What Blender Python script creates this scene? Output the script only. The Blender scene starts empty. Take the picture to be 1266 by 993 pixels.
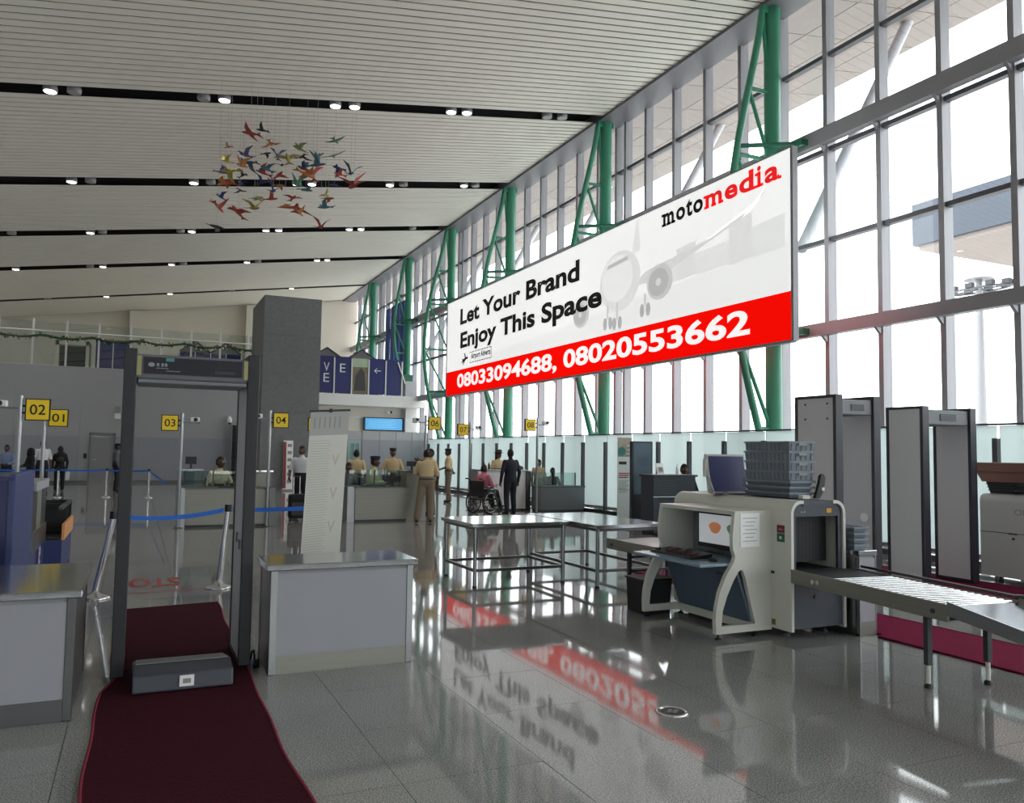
import bpy, bmesh, math, random
import numpy as np
from mathutils import Vector, Matrix
random.seed(11)
sc = bpy.context.scene
COL = sc.collection
R = math.radians

# ------------------------------------------------------------------ camera
F_PX, YAW, PITCH, ROLL, CAM_H = 995.25, R(24.884), R(3.607), R(0.834), 1.62
fwd = Vector((math.sin(YAW) * math.cos(PITCH), math.cos(YAW) * math.cos(PITCH), math.sin(PITCH)))
rgt = Vector((math.cos(YAW), -math.sin(YAW), 0))
upv = rgt.cross(fwd)
r2 = math.cos(ROLL) * rgt + math.sin(ROLL) * upv
u2 = -math.sin(ROLL) * rgt + math.cos(ROLL) * upv
cam = bpy.data.cameras.new('camera'); cam.sensor_fit = 'HORIZONTAL'; cam.sensor_width = 36
cam.lens = F_PX / 1266 * 36; cam.clip_end = 600
co = bpy.data.objects.new('camera', cam); COL.objects.link(co)
co.matrix_world = Matrix(((r2.x, u2.x, -fwd.x, 0), (r2.y, u2.y, -fwd.y, 0), (r2.z, u2.z, -fwd.z, CAM_H), (0, 0, 0, 1)))
sc.camera = co

# ------------------------------------------------------------------ light
SKY = 5.0
w = bpy.data.worlds.new('world'); sc.world = w; w.use_nodes = True
bg = w.node_tree.nodes['Background']
bg.inputs[0].default_value = (0.97, 0.985, 1.0, 1); bg.inputs[1].default_value = SKY
pl = bpy.data.lights.new('window_portal', 'AREA'); pl.shape = 'RECTANGLE'; pl.size = 66; pl.size_y = 11.4
pl.cycles.is_portal = True
po = bpy.data.objects.new('window_portal', pl); COL.objects.link(po)
po.location = (13.5, 20, 5.8); po.rotation_euler = (R(90), 0, R(90))
pl2 = bpy.data.lights.new('window_added_portal', 'AREA'); pl2.shape = 'RECTANGLE'; pl2.size = 18.6; pl2.size_y = 3.3  # portal for the glazing added behind the camera
pl2.cycles.is_portal = True
po2 = bpy.data.objects.new('window_added_portal', pl2); COL.objects.link(po2)
po2.location = (3.8, -13.45, 1.75); po2.rotation_euler = (R(90), 0, R(180))
sc.view_settings.view_transform = 'Standard'; sc.view_settings.look = 'None'
sc.view_settings.gamma = 1; sc.view_settings.exposure = 0.0
sc.view_settings.use_curve_mapping = False

# ------------------------------------------------------------------ materials
def S(r, g, b):
    f = lambda c: (c / 255 / 12.92) if c / 255 <= .04045 else ((c / 255 + .055) / 1.055) ** 2.4
    return (f(r), f(g), f(b), 1)
MATS = {}
def mat(name, c, rough=.5, metal=0., var=0., scale=6., stretch=(1, 1, 1), bump=0., spec=.5, emit=0., dirt=0.):
    if name in MATS: return MATS[name]
    m = bpy.data.materials.new(name); m.use_nodes = True
    nt = m.node_tree; N = nt.nodes; L = nt.links
    b = N['Principled BSDF']; b.inputs['Base Color'].default_value = c
    b.inputs['Roughness'].default_value = rough; b.inputs['Metallic'].default_value = metal
    b.inputs['Specular IOR Level'].default_value = spec
    if emit:
        b.inputs['Emission Color'].default_value = c; b.inputs['Emission Strength'].default_value = emit
    if var or bump:
        g = N.new('ShaderNodeNewGeometry'); mp = N.new('ShaderNodeMapping'); mp.inputs['Scale'].default_value = stretch
        nz = N.new('ShaderNodeTexNoise'); nz.inputs['Scale'].default_value = scale; nz.inputs['Detail'].default_value = 4
        L.new(g.outputs['Position'], mp.inputs[0]); L.new(mp.outputs[0], nz.inputs['Vector'])
        if var:
            mx = N.new('ShaderNodeMix'); mx.data_type = 'RGBA'
            mx.inputs['A'].default_value = tuple(max(0, v * (1 - var)) for v in c[:3]) + (1,)
            mx.inputs['B'].default_value = tuple(min(1, v * (1 + var)) for v in c[:3]) + (1,)
            L.new(nz.outputs['Fac'], mx.inputs['Factor']); L.new(mx.outputs['Result'], b.inputs['Base Color'])
        if bump:
            bp = N.new('ShaderNodeBump'); bp.inputs['Strength'].default_value = bump; bp.inputs['Distance'].default_value = .01
            L.new(nz.outputs['Fac'], bp.inputs['Height']); L.new(bp.outputs[0], b.inputs['Normal'])
    MATS[name] = m
    return m

def glass_mat(name, tint, gloss=.06, rough=.0):
    m = bpy.data.materials.new(name); m.use_nodes = True
    nt = m.node_tree; N = nt.nodes; L = nt.links; N.clear()
    o = N.new('ShaderNodeOutputMaterial'); t = N.new('ShaderNodeBsdfTransparent'); g = N.new('ShaderNodeBsdfGlossy')
    mx = N.new('ShaderNodeMixShader'); t.inputs[0].default_value = tint; g.inputs['Roughness'].default_value = rough
    mx.inputs[0].default_value = gloss
    L.new(t.outputs[0], mx.inputs[1]); L.new(g.outputs[0], mx.inputs[2]); L.new(mx.outputs[0], o.inputs[0])
    MATS[name] = m
    return m
def frost_mat(name, c, clear=.12):
    m = bpy.data.materials.new(name); m.use_nodes = True
    nt = m.node_tree; N = nt.nodes; L = nt.links; N.clear()
    o = N.new('ShaderNodeOutputMaterial'); t = N.new('ShaderNodeBsdfTransparent'); tr = N.new('ShaderNodeBsdfTranslucent')
    d = N.new('ShaderNodeBsdfDiffuse'); g = N.new('ShaderNodeBsdfGlossy'); g.inputs['Roughness'].default_value = .15
    for n in (tr, d): n.inputs[0].default_value = c
    a = N.new('ShaderNodeMixShader'); a.inputs[0].default_value = .3
    b = N.new('ShaderNodeMixShader'); b.inputs[0].default_value = clear
    e = N.new('ShaderNodeMixShader'); e.inputs[0].default_value = .05
    L.new(tr.outputs[0], a.inputs[1]); L.new(d.outputs[0], a.inputs[2])
    L.new(a.outputs[0], b.inputs[1]); L.new(t.outputs[0], b.inputs[2])
    L.new(b.outputs[0], e.inputs[1]); L.new(g.outputs[0], e.inputs[2]); L.new(e.outputs[0], o.inputs[0])
    MATS[name] = m
    return m
def granite_mat():
    m = bpy.data.materials.new('granite'); m.use_nodes = True
    nt = m.node_tree; N = nt.nodes; L = nt.links; b = N['Principled BSDF']
    g = N.new('ShaderNodeNewGeometry')
    n1 = N.new('ShaderNodeTexNoise'); n1.inputs['Scale'].default_value = 130; n1.inputs['Detail'].default_value = 3
    n2 = N.new('ShaderNodeTexNoise'); n2.inputs['Scale'].default_value = 1.3; n2.inputs['Detail'].default_value = 3
    r1 = N.new('ShaderNodeValToRGB'); e = r1.color_ramp.elements
    e[0].position = .38; e[0].color = S(108, 108, 108); e[1].position = .64; e[1].color = S(192, 191, 187)
    mx = N.new('ShaderNodeMix'); mx.data_type = 'RGBA'; mx.blend_type = 'MULTIPLY'; mx.inputs['Factor'].default_value = .35
    for n in (n1, n2): L.new(g.outputs['Position'], n.inputs['Vector'])
    L.new(n1.outputs['Fac'], r1.inputs[0]); L.new(r1.outputs[0], mx.inputs['A']); L.new(n2.outputs['Fac'], mx.inputs['B'])
    L.new(mx.outputs['Result'], b.inputs['Base Color'])
    b.inputs['Roughness'].default_value = .05; b.inputs['Specular IOR Level'].default_value = .5
    bp = N.new('ShaderNodeBump'); bp.inputs['Strength'].default_value = .012; bp.inputs['Distance'].default_value = .02
    n3 = N.new('ShaderNodeTexNoise'); n3.inputs['Scale'].default_value = 2.2; L.new(g.outputs['Position'], n3.inputs['Vector'])
    L.new(n3.outputs['Fac'], bp.inputs['Height']); L.new(bp.outputs[0], b.inputs['Normal'])
    MATS['granite'] = m
    return m

granite = granite_mat()
joint = mat('tile joint', S(70, 70, 70), .8)
slat_m = mat('slat paint', S(238, 234, 224), .55, var=.04, scale=1.2)
void_m = mat('ceiling void', S(14, 14, 15), .9)
wallgrey = mat('grey wall panel', S(176, 176, 180), .45, var=.04, scale=.6)
walldark = mat('blue grey wall panel', S(158, 161, 169), .4, var=.04, scale=.6)
beige = mat('beige plaster', S(222, 215, 203), .7, var=.03, scale=1)
whitep = mat('white plaster', S(226, 225, 222), .6, var=.03, scale=1)
stone = mat('grey pillar stone', S(118, 121, 123), .6, var=.22, scale=9, bump=.1)
alu = mat('grey aluminium', S(148, 147, 152), .45, metal=.2, var=.05, scale=3)
alu_d = mat('dark aluminium', S(92, 92, 98), .45, metal=.2, var=.05, scale=3)
green = mat('green steel paint', S(62, 142, 113), .35, var=.06, scale=2)
greend = mat('green steel bracket', S(40, 108, 84), .4, var=.06, scale=2)
glass = glass_mat('window glass', (.93, .955, .955, 1), .05)
cglass = glass_mat('counter glass', (.78, .88, .86, 1), .08)
bglass = glass_mat('balustrade glass', (.88, .92, .91, 1), .06)
frost = frost_mat('frosted glass', (.73, .805, .80, 1))
steel = mat('brushed steel', S(150, 151, 152), .3, metal=1, var=.10, scale=5, stretch=(1, 1, 30))
steel_h = mat('satin steel top', S(196, 198, 200), .12, metal=1, var=.06, scale=4)
steel_d = mat('dark steel', S(98, 98, 98), .32, metal=.9, var=.1, scale=5, stretch=(1, 1, 20))
desk_m = mat('satin desk steel', S(142, 140, 132), .42, metal=.6, var=.12, scale=3, stretch=(.4, .4, 14))
chrome = mat('chrome', S(212, 212, 214), .1, metal=1)
whitepan = mat('white laminate', S(158, 158, 164), .5, var=.03, scale=3)
greypan = mat('grey laminate', S(150, 150, 153), .5, var=.03, scale=3)
machine = mat('machine cream enamel', S(212, 212, 203), .4, var=.03, scale=3)
machine2 = mat('machine grey enamel', S(196, 194, 190), .45, var=.03, scale=3)
anthr = mat('anthracite', S(62, 66, 76), .45, var=.06, scale=4)
slate = mat('slate blue panel', S(92, 108, 126), .4, var=.06, scale=3)
rubber = mat('black rubber', S(26, 27, 30), .6, var=.1, scale=20)
black = mat('black plastic', S(24, 24, 26), .4)
dkgrey = mat('dark grey plastic', S(58, 58, 64), .45, var=.05, scale=6)
midgrey = mat('mid grey plastic', S(126, 128, 133), .5, var=.05, scale=6)
trayg = mat('grey tray plastic', S(122, 130, 141), .5, var=.06, scale=6)
carpet_m = mat('maroon carpet', S(62, 22, 32), .95, var=.35, scale=60, bump=.5, spec=.1)
carpet_e = mat('carpet binding', S(128, 26, 52), .9, var=.2, scale=80)
carpet_r = mat('wine carpet', S(122, 26, 62), .95, var=.2, scale=60, bump=.4, spec=.1)
redpaint = mat('red floor paint', S(176, 40, 44), .35)
yellow = mat('yellow sign', S(252, 214, 20), .4)
ink = mat('black ink', S(18, 18, 20), .6)
white = mat('white print', S(246, 246, 246), .5)
BAN_GLOW = .75   # glow added to the banner colours so its shaded face looks white
bannerw = mat('banner white', S(244, 245, 245), 1., emit=BAN_GLOW, spec=0)
bannerr = mat('banner red', S(246, 12, 4), 1., emit=BAN_GLOW, spec=0)
banner_t = mat('banner white lettering', S(250, 250, 250), 1., emit=BAN_GLOW, spec=0)
blue = mat('blue belt fabric', S(34, 104, 200), .7, var=.08, scale=30)
navy = mat('navy laminate', S(56, 66, 116), .4, var=.06, scale=3)
navyd = mat('navy panel', S(26, 34, 98), .35, var=.06, scale=3)
orange = mat('orange laminate', S(226, 160, 104), .5, var=.08, scale=8)
brown = mat('brown box', S(122, 82, 72), .6, var=.08, scale=8)
lampglow = mat('downlight glow', (1, .97, .92, 1), .4, emit=5)
lampdim = mat('downlight lens', S(170, 168, 164), .25, var=.05, scale=9)
screen_b = mat('blue screen', S(92, 172, 226), .3, emit=.55)
skyscr = mat('grey screen', S(96, 112, 128), .15, var=.35, scale=2.5)
canopy_m = mat('canopy panel', S(158, 146, 142), .6, var=.04, scale=.5)
concrete = mat('pale concrete', S(205, 204, 200), .8, var=.05, scale=.4)
blockb = mat('blue grey cladding', S(74, 80, 92), .6, var=.08, scale=.3)
paper = mat('paper', S(216, 214, 206), .8, var=.04, scale=4)
paperink = mat('grey print', S(150, 148, 142), .8)
skin = mat('dark brown skin', S(84, 56, 44), .5, var=.1, scale=14)
skin2 = mat('brown skin', S(116, 80, 62), .5, var=.1, scale=14)
hair_m = mat('black hair', S(18, 16, 16), .7, var=.2, scale=60)
eye_m = mat('eye', S(210, 206, 200), .3)
shoe_m = mat('black shoe', S(20, 19, 20), .35)

# ------------------------------------------------------------------ mesh helpers
ROOT = {}
class MB:
    def __init__(s): s.v = []; s.f = []; s.sm = []; s.mi = []
    def add(s, V, Fc, smooth=False, mi=0):
        o = len(s.v); s.v += [tuple(p) for p in V]
        for f in Fc: s.f.append(tuple(i + o for i in f)); s.sm.append(smooth); s.mi.append(mi)
        return s
    def box(s, x0, x1, y0, y1, z0, z1, M=None, mi=0):
        V = [Vector((x, y, z)) for z in (z0, z1) for y in (y0, y1) for x in (x0, x1)]
        if M: V = [M @ p for p in V]
        return s.add(V, [(0, 2, 3, 1), (4, 5, 7, 6), (0, 1, 5, 4), (2, 6, 7, 3), (0, 4, 6, 2), (1, 3, 7, 5)], mi=mi)
    def tube(s, p, q, r, r2=None, n=12, cap=True, mi=0):
        p, q = Vector(p), Vector(q); r2 = r if r2 is None else r2
        d = (q - p).normalized(); a = d.orthogonal().normalized(); b = d.cross(a)
        V = []
        for c, rr in ((p, r), (q, r2)):
            V += [c + (a * math.cos(2 * math.pi * i / n) + b * math.sin(2 * math.pi * i / n)) * rr for i in range(n)]
        s.add(V, [(i, (i + 1) % n, n + (i + 1) % n, n + i) for i in range(n)], True, mi)
        if cap: s.add(V, [tuple(range(n - 1, -1, -1)), tuple(range(n, 2 * n))], False, mi)
        return s
    def path(s, pts, r, n=8, closed=False, mi=0):
        pts = [Vector(p) for p in pts]; m = len(pts); V = []
        rr = r if isinstance(r, (list, tuple)) else [r] * m
        ref = None
        for i, p in enumerate(pts):
            if closed: d = (pts[(i + 1) % m] - pts[i - 1])
            else: d = pts[min(i + 1, m - 1)] - pts[max(i - 1, 0)]
            d.normalize()
            if ref is None: ref = d.orthogonal().normalized()
            a = (ref - d * ref.dot(d)).normalized(); ref = a; b = d.cross(a)
            V += [p + (a * math.cos(2 * math.pi * k / n) + b * math.sin(2 * math.pi * k / n)) * rr[i] for k in range(n)]
        Fc = []
        for i in range(m if closed else m - 1):
            j = (i + 1) % m
            Fc += [(i * n + k, i * n + (k + 1) % n, j * n + (k + 1) % n, j * n + k) for k in range(n)]
        s.add(V, Fc, True, mi)
        if not closed: s.add(V, [tuple(range(n - 1, -1, -1)), tuple(range((m - 1) * n, m * n))], False, mi)
        return s
    def prism(s, pts, fn, a0, a1, mi=0):
        """polygon pts (u,v) extruded from a0 to a1; fn(u,v,a)->xyz"""
        n = len(pts)
        V = [fn(u, v, a0) for u, v in pts] + [fn(u, v, a1) for u, v in pts]
        area = sum(pts[i][0] * pts[(i + 1) % n][1] - pts[(i + 1) % n][0] * pts[i][1] for i in range(n))
        Fc = [tuple(range(n)), tuple(range(2 * n - 1, n - 1, -1))] + [(i, n + i, n + (i + 1) % n, (i + 1) % n) for i in range(n)]
        return s.add(V, Fc, mi=mi)
    def lathe(s, prof, c=(0, 0, 0), n=20, M=None, mi=0):
        V = []; c = Vector(c)
        for r, z in prof:
            for k in range(n):
                p = Vector((r * math.cos(2 * math.pi * k / n), r * math.sin(2 * math.pi * k / n), z))
                if M: p = M @ p
                V.append(p + c)
        m = len(prof)
        Fc = [(i * n + k, i * n + (k + 1) % n, (i + 1) * n + (k + 1) % n, (i + 1) * n + k) for i in range(m - 1) for k in range(n)]
        s.add(V, Fc, True, mi)
        s.add(V, [tuple(range(n - 1, -1, -1)), tuple(range((m - 1) * n, m * n))], False, mi)
        return s
    def ell(s, c, rx, ry, rz, n=12, m=8, mi=0):
        prof = [(math.sin(math.pi * i / m), -math.cos(math.pi * i / m)) for i in range(m + 1)]
        prof[0] = (.02, -1); prof[-1] = (.02, 1)
        return s.lathe(prof, c, n, Matrix.Diagonal((rx, ry, rz)), mi)
    def mesh(s, name, mats, origin=None):
        me = bpy.data.meshes.new(name)
        V = s.v
        if origin is not None: V = [tuple(origin @ Vector(p)) for p in V]
        me.from_pydata(V, [], s.f)
        me.polygons.foreach_set('use_smooth', s.sm); me.polygons.foreach_set('material_index', s.mi)
        for m in (mats if isinstance(mats, (list, tuple)) else [mats]): me.materials.append(m)
        bm = bmesh.new(); bm.from_mesh(me); bmesh.ops.recalc_face_normals(bm, faces=bm.faces); bm.to_mesh(me); bm.free()
        me.update()
        return me
    def build(s, name, mats, parent=None, world=True, bevel=0, label=None, seg=2):
        if parent is not None:
            inv = ROOT[parent.name].inverted() if world else Matrix.Identity(4)
            o = bpy.data.objects.new(name, s.mesh(name, mats, inv)); COL.objects.link(o); o.parent = parent
            ROOT[o.name] = ROOT[parent.name]
        else:
            xs = [p[0] for p in s.v]; ys = [p[1] for p in s.v]; zs = [p[2] for p in s.v]
            b = Vector(((min(xs) + max(xs)) / 2, (min(ys) + max(ys)) / 2, min(zs)))
            o = bpy.data.objects.new(name, s.mesh(name, mats, Matrix.Translation(-b))); COL.objects.link(o); o.location = b
            ROOT[o.name] = Matrix.Translation(b)
        if bevel:
            md = o.modifiers.new('edge', 'BEVEL'); md.width = bevel; md.segments = seg; md.limit_method = 'ANGLE'; md.angle_limit = R(40)
        if label: o['label'] = label
        return o
def tag(o, label=None, cat=None, group=None, kind=None):
    if label: o['label'] = label
    if cat: o['category'] = cat
    if group: o['group'] = group
    if kind: o['kind'] = kind
    return o
def thing(name, label, cat, loc=(0, 0, 0), rz=0, group=None):
    o = bpy.data.objects.new(name, None); COL.objects.link(o); o.empty_display_size = .2
    o.location = loc; o.rotation_euler = (0, 0, rz)
    ROOT[o.name] = Matrix.Translation(loc) @ Matrix.Rotation(rz, 4, 'Z')
    return tag(o, label, cat, group)
def struct(o, label=None):
    o['kind'] = 'structure'
    if label: o['label'] = label
    return o
def dup(root, loc=None, rz=None, label=None):
    def cp(o, par):
        c = o.copy(); COL.objects.link(c); c.parent = par
        for ch in list(o.children): cp(ch, c)
        return c
    c = cp(root, None)
    if loc is not None: c.location = loc
    if rz is not None: c.rotation_euler = (0, 0, rz)
    if label: c['label'] = label
    return c
def link_copy(src, name, parent, loc):
    o = bpy.data.objects.new(name, src.data); COL.objects.link(o); o.parent = parent; o.location = loc
    ROOT[o.name] = ROOT[parent.name]
    return o
def text_mb(body, fn, w=None, h=None, depth=.004, bold=0., align=0):
    """letters laid in (u,v), scaled to width w / height h, mapped by fn(u,v,d)"""
    cu = bpy.data.curves.new('t', 'FONT'); cu.body = body; cu.offset = bold; cu.resolution_u = 4; cu.fill_mode = 'FRONT'
    ob = bpy.data.objects.new('t', cu); COL.objects.link(ob)
    dg = bpy.context.evaluated_depsgraph_get(); ev = ob.evaluated_get(dg); me = ev.to_mesh()
    V = [(p.co.x, p.co.y) for p in me.vertices]; Fc = [tuple(p.vertices) for p in me.polygons]
    ev.to_mesh_clear(); bpy.data.objects.remove(ob); bpy.data.curves.remove(cu)
    x0 = min(p[0] for p in V); x1 = max(p[0] for p in V); y0 = min(p[1] for p in V); y1 = max(p[1] for p in V)
    sx = w / (x1 - x0) if w else None; sy = h / (y1 - y0) if h else None
    sx = sx or sy; sy = sy or sx
    mb = MB(); pts = [((a - x0) * sx, (b - y0) * sy) for a, b in V]
    mb.add([fn(a, b, depth) for a, b in pts], Fc)
    mb.size = ((x1 - x0) * sx, (y1 - y0) * sy)
    return mb

# ================================================================== SETTING
CX = 12.4                                   # plane of the green columns
COLY = [13.32, 20.3, 27.1, 33.35, 39.6, 46.5]
def cz(x): return 11.65 + .145 * (x - CX)   # ceiling plane, rising towards the windows
XL, YB, YE = -7.3, -13.0, 53.2
# floor: slab with recessed joints, tiles as parts
TX, TY, FX0, FY0 = .768, .805, -.302, 3.865
floor = struct(MB().box(XL, 13.1, YB, YE, -.2, -.012).build('floor', joint))
floor['label'] = 'polished grey speckled granite floor tiles'
tm = MB().box(-TX / 2 + .0018, TX / 2 - .0018, -TY / 2 + .0018, TY / 2 - .0018, -.011, 0).mesh('floor_tile', granite)
cells = []
for i in range(-9, 18):
    for j in range(-3, 60):
        x = FX0 + (i + .5) * TX; y = FY0 + (j + .5) * TY
        if x < XL + .4 or x > 12.9 or y > 52.8: continue
        v = Vector((x, y, -CAM_H)); zc = v.dot(fwd)
        px = v.dot(r2) / zc * F_PX if zc > .5 else 9e9; py = v.dot(u2) / zc * F_PX if zc > .5 else 9e9
        vis = zc > .5 and abs(px) < 633 + 380 / zc * 2 and abs(py) < 496 + 900 / zc
        cells.append((0 if vis else 1, zc if vis else 1e3 + abs(y), x, y))
cells.sort()
rest = MB()
for k, (vis, zc, x, y) in enumerate(cells):
    ax, ay = random.gauss(0, R(.055)), random.gauss(0, R(.055))
    if k < 300:
        o = bpy.data.objects.new('tile', tm); COL.objects.link(o); o.parent = floor
        o.location = Vector((x, y, 0)) - floor.location; o.rotation_euler = (ax, ay, 0)
    else:
        M = Matrix.Translation((x, y, 0)) @ Matrix.Rotation(ax, 4, 'X') @ Matrix.Rotation(ay, 4, 'Y')
        rest.box(-TX / 2 + .002, TX / 2 - .002, -TY / 2 + .002, TY / 2 - .002, -.011, 0, M)
tag(rest.build('tile_field', granite, floor), kind='stuff')

# ceiling: dark void above white slats, open slots at each column line
cb = MB(); cb.prism([(XL, cz(XL) + .25), (CX + .3, cz(CX + .3) + .25), (CX + .3, cz(CX + .3) + .6), (XL, cz(XL) + .6)], lambda u, v, a: (u, a, v), YB, YE)
ceiling = struct(cb.build('ceiling', void_m)); ceiling['label'] = 'white slatted ceiling with dark open slots'
PIT = .268
sl = MB(); sl.prism([(XL + .05, cz(XL + .05)), (CX - .25, cz(CX - .25)), (CX - .25, cz(CX - .25) + .02), (XL + .05, cz(XL + .05) + .02)],
                    lambda u, v, a: (u, a, v), -PIT / 2 + .029, PIT / 2 - .029)
slm = sl.mesh('slat', slat_m)
SLOTS = [6.4] + COLY[1:3] + [33.5, 39.75, 47.6] + [13.35, -.5, -7]
y = YB + .2
while y < YE - .15:
    if all(abs(y - s) > .36 for s in (SLOTS if True else [])) or abs(y - 13.35) < .4:
        o = bpy.data.objects.new('slat', slm); COL.objects.link(o); o.parent = ceiling
        o.location = Vector((0, y, 0)) - ceiling.location
    y += PIT
# downlights in the slots
LAMP_W = 170
def downlight(x, y, lit, label):
    z = cz(x)
    t = thing('downlight', label, 'ceiling light', (x, y, z - .03), group='paired round downlights in the ceiling slots')
    MB().lathe([(.135, 0), (.15, .0), (.15, .10), (.11, .2), (.05, .24), (.05, .34)], (0, 0, 0), 18).build('housing', alu, t, world=False)
    MB().lathe([(.125, -.012), (.13, -.004), (.13, .004)], (0, 0, 0), 18).build('lens', lampglow if lit else lampdim, t, world=False)
    if lit:
        l = bpy.data.lights.new('downlight_beam', 'SPOT'); l.energy = LAMP_W; l.spot_size = R(95); l.spot_blend = .8; l.color = (1, .96, .9); l.shadow_soft_size = .12
        lo_ = bpy.data.objects.new('downlight_beam', l); COL.objects.link(lo_); lo_.parent = t; lo_.location = (0, 0, -.03)
LROW = {20.3: [(-2.08, 1), (-1.61, 0), (1.12, 0), (1.59, 1), (4.28, 1), (4.78, 1), (7.45, 1), (7.91, 1), (10.4, 0), (10.9, 0)],
        27.1: [(-2.1, 1), (-1.6, 0), (1.3, 1), (1.8, 0), (4.5, 1), (5.0, 1), (7.7, 1), (8.2, 0), (10.5, 1), (10.95, 0)],
        33.5: [(-4.4, 0), (-1.9, 1), (-1.5, 0), (1.2, 0), (1.6, 1), (4.4, 1), (4.9, 1), (7.8, 1), (8.3, 1), (10.6, 0)],
        39.75: [(-5.0, 1), (-2.2, 0), (-1.7, 1), (1.1, 1), (1.6, 0), (4.4, 1), (4.9, 0), (7.7, 1), (8.2, 1)],
        47.6: [(-4.5, 0), (-1.8, 1), (1.3, 1), (4.5, 0), (7.8, 1)]}
SLN = {20.3: 'with the widest dark gap', 27.1: 'behind the hanging birds', 33.5: 'just past the hanging birds', 39.75: 'meeting the truss on the bridge', 47.6: 'above the far mezzanine'}
for yy, row in LROW.items():
    for x, lit in row:
        downlight(x, yy, lit, ('lit round downlight glowing white' if lit else 'unlit grey round downlight') + ' in the ceiling slot ' + SLN[yy])

# walls
def wallbox(name, m, *b, label=None):
    return struct(MB().box(*b).build(name, m), label)
wl = wallbox('wall_left', whitep, XL - .3, XL, YB, YE, -.1, 9.2)
wb = wallbox('wall_back', wallgrey, XL, 13.1, YB - .3, YB, 3.4, 12.2)
wallbox('wall_back_pier', wallgrey, XL, -5.6, YB - .3, YB, -.1, 3.4)
# made-up glazed front behind the camera, added to light camera-facing surfaces
w2 = struct(MB().box(-5.6, 13.1, YB - .3, YB, -.1, .1).build('window_added', alu_d), 'added glazed front lighting the hall from behind')
for k in range(13):
    x = -5.55 + k * 1.535
    MB().box(x - .05, x + .05, YB - .25, YB - .05, .1, 3.4).build('mullion', alu, w2)
    if k < 12:
        for z0, z1 in ((.1, 2.4), (2.5, 3.4)): MB().box(x + .05, x + 1.485, YB - .16, YB - .148, z0, z1).build('pane', glass, w2)
for z in (2.45,): MB().box(-5.6, 13.1, YB - .25, YB - .05, z - .05, z + .05).build('transom', alu_d, w2)
wf = wallbox('wall_far', beige, XL, 13.1, YE, YE + .3, -.1, 12.2)
# grey lower wall of the mezzanine with a darker dado of separate panels
we = wallbox('wall_end', wallgrey, XL, 7.7, 40.0, 40.3, 0, 5.1, label='light grey panelled end wall below the mezzanine')
for k in range(12):
    x0 = XL + .02 + k * 1.245
    if -1.95 < x0 + .62 < -.85: continue
    MB().box(x0, x0 + 1.235, 39.97, 40.0, .12, 2.05).build('panel', walldark, we)
for k in range(6):
    x0 = XL + .02 + k * 2.49
    MB().box(x0, x0 + 2.48, 39.985, 40.0, 2.06, 5.0).build('panel', wallgrey, we)
struct(MB().box(XL, 7.7, 39.95, 40.0, 0, .11).build('baseboard_end', steel_d))
d = struct(MB().box(-1.85, -.97, 39.93, 39.99, 0.0, 2.14).build('door_1', greypan), 'plain grey flush door in the end wall')
MB().box(-1.93, -1.86, 39.9, 40, 0, 2.2).box(-.96, -.89, 39.9, 40, 0, 2.2).box(-1.93, -.89, 39.9, 40, 2.15, 2.22).build('door_frame', mat('door frame grey', S(126, 126, 129), .5), d)
MB().tube((-1.72, 39.92, 1.02), (-1.72, 39.86, 1.02), .02).tube((-1.74, 39.86, 1.02), (-1.6, 39.86, 1.02), .016).build('handle', chrome, d)
MB().box(-1.75, -1.3, 39.9, 39.94, 2.0, 2.06).build('door_closer', steel, d)
# mezzanine slab behind
struct(MB().box(XL, 7.7, 40.3, YE, 4.75, 5.05).build('floor_mezzanine', beige))
struct(MB().box(-.7, .15, 52.6, YE, 5.05, 9.7).build('wall_far_pier', beige))
struct(MB().box(5.9, 6.5, 52.5, YE, 5.05, 10.6).build('wall_far_pier', beige))
# right part: lower mezzanine with white fascia, beige wall below
struct(MB().box(7.2, 13.1, 38.6, YE, 3.78, 4.33).build('floor_bridge', whitep), 'white fascia edge of the bridge above the cabin')
wr = wallbox('wall_bridge', beige, 7.2, 13.1, 39.9, 40.2, 0, 3.78)
struct(MB().box(7.2, 13.1, 39.84, 39.9, 3.2, 3.3).build('trim_1', whitep))
struct(MB().box(12.35, 12.95, 39.5, 39.95, 0, 3.78).build('wall_bridge_pier', whitep))
struct(MB().box(12.1, 12.7, 38.8, 40.2, 4.33, 5.1).build('wall_column_foot', wallgrey))
# free standing pillar clad in stone slabs
pil = struct(MB().box(4.34, 6.52, 32.52, 36.0, 0, 7.66).build('wall_pillar', stone), 'dark grey textured stone pillar standing free of the ceiling')
for k in range(5):
    z0 = .02 + k * 1.528
    MB().box(4.32, 6.54, 32.49, 32.52, z0, z0 + 1.52).build('slab', stone, pil)
    MB().box(4.31, 4.34, 32.52, 36.0, z0, z0 + 1.52).build('slab', stone, pil)

# ------------------------------------------------------------------ window wall
WX = 13.0
win = struct(MB().box(12.86, 13.14, YB, YE, -.1, .12).build('window_1', alu_d), 'tall glazed wall with grey mullions along the hall')
MY = []
k = -25
while True:
    yy = 20.22 + 1.325 * k; k += 1
    if yy > 52.9: break
    if yy < YB + .2: continue
    MY.append(yy)
mul = MB().box(-.14, .10, -.055, .055, .12, 11.9).mesh('mullion', [alu])
mull = []
for yy in MY:
    for q in ([yy - .25, yy + .25] if min(abs(yy - c) for c in (20.22, 33.47, 46.7)) < .1 else [yy]):
        o = bpy.data.objects.new('mullion', mul); COL.objects.link(o); o.parent = win; o.location = Vector((WX, q, 0)) - win.location
        mull.append(q)
mull.sort()
ROWS = [.12, 4.26, 6.15, 8.08, 10.12, 11.95]
TR = [(6.15, .045, .06), (8.08, .045, .06), (10.12, .045, .06)]
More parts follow.
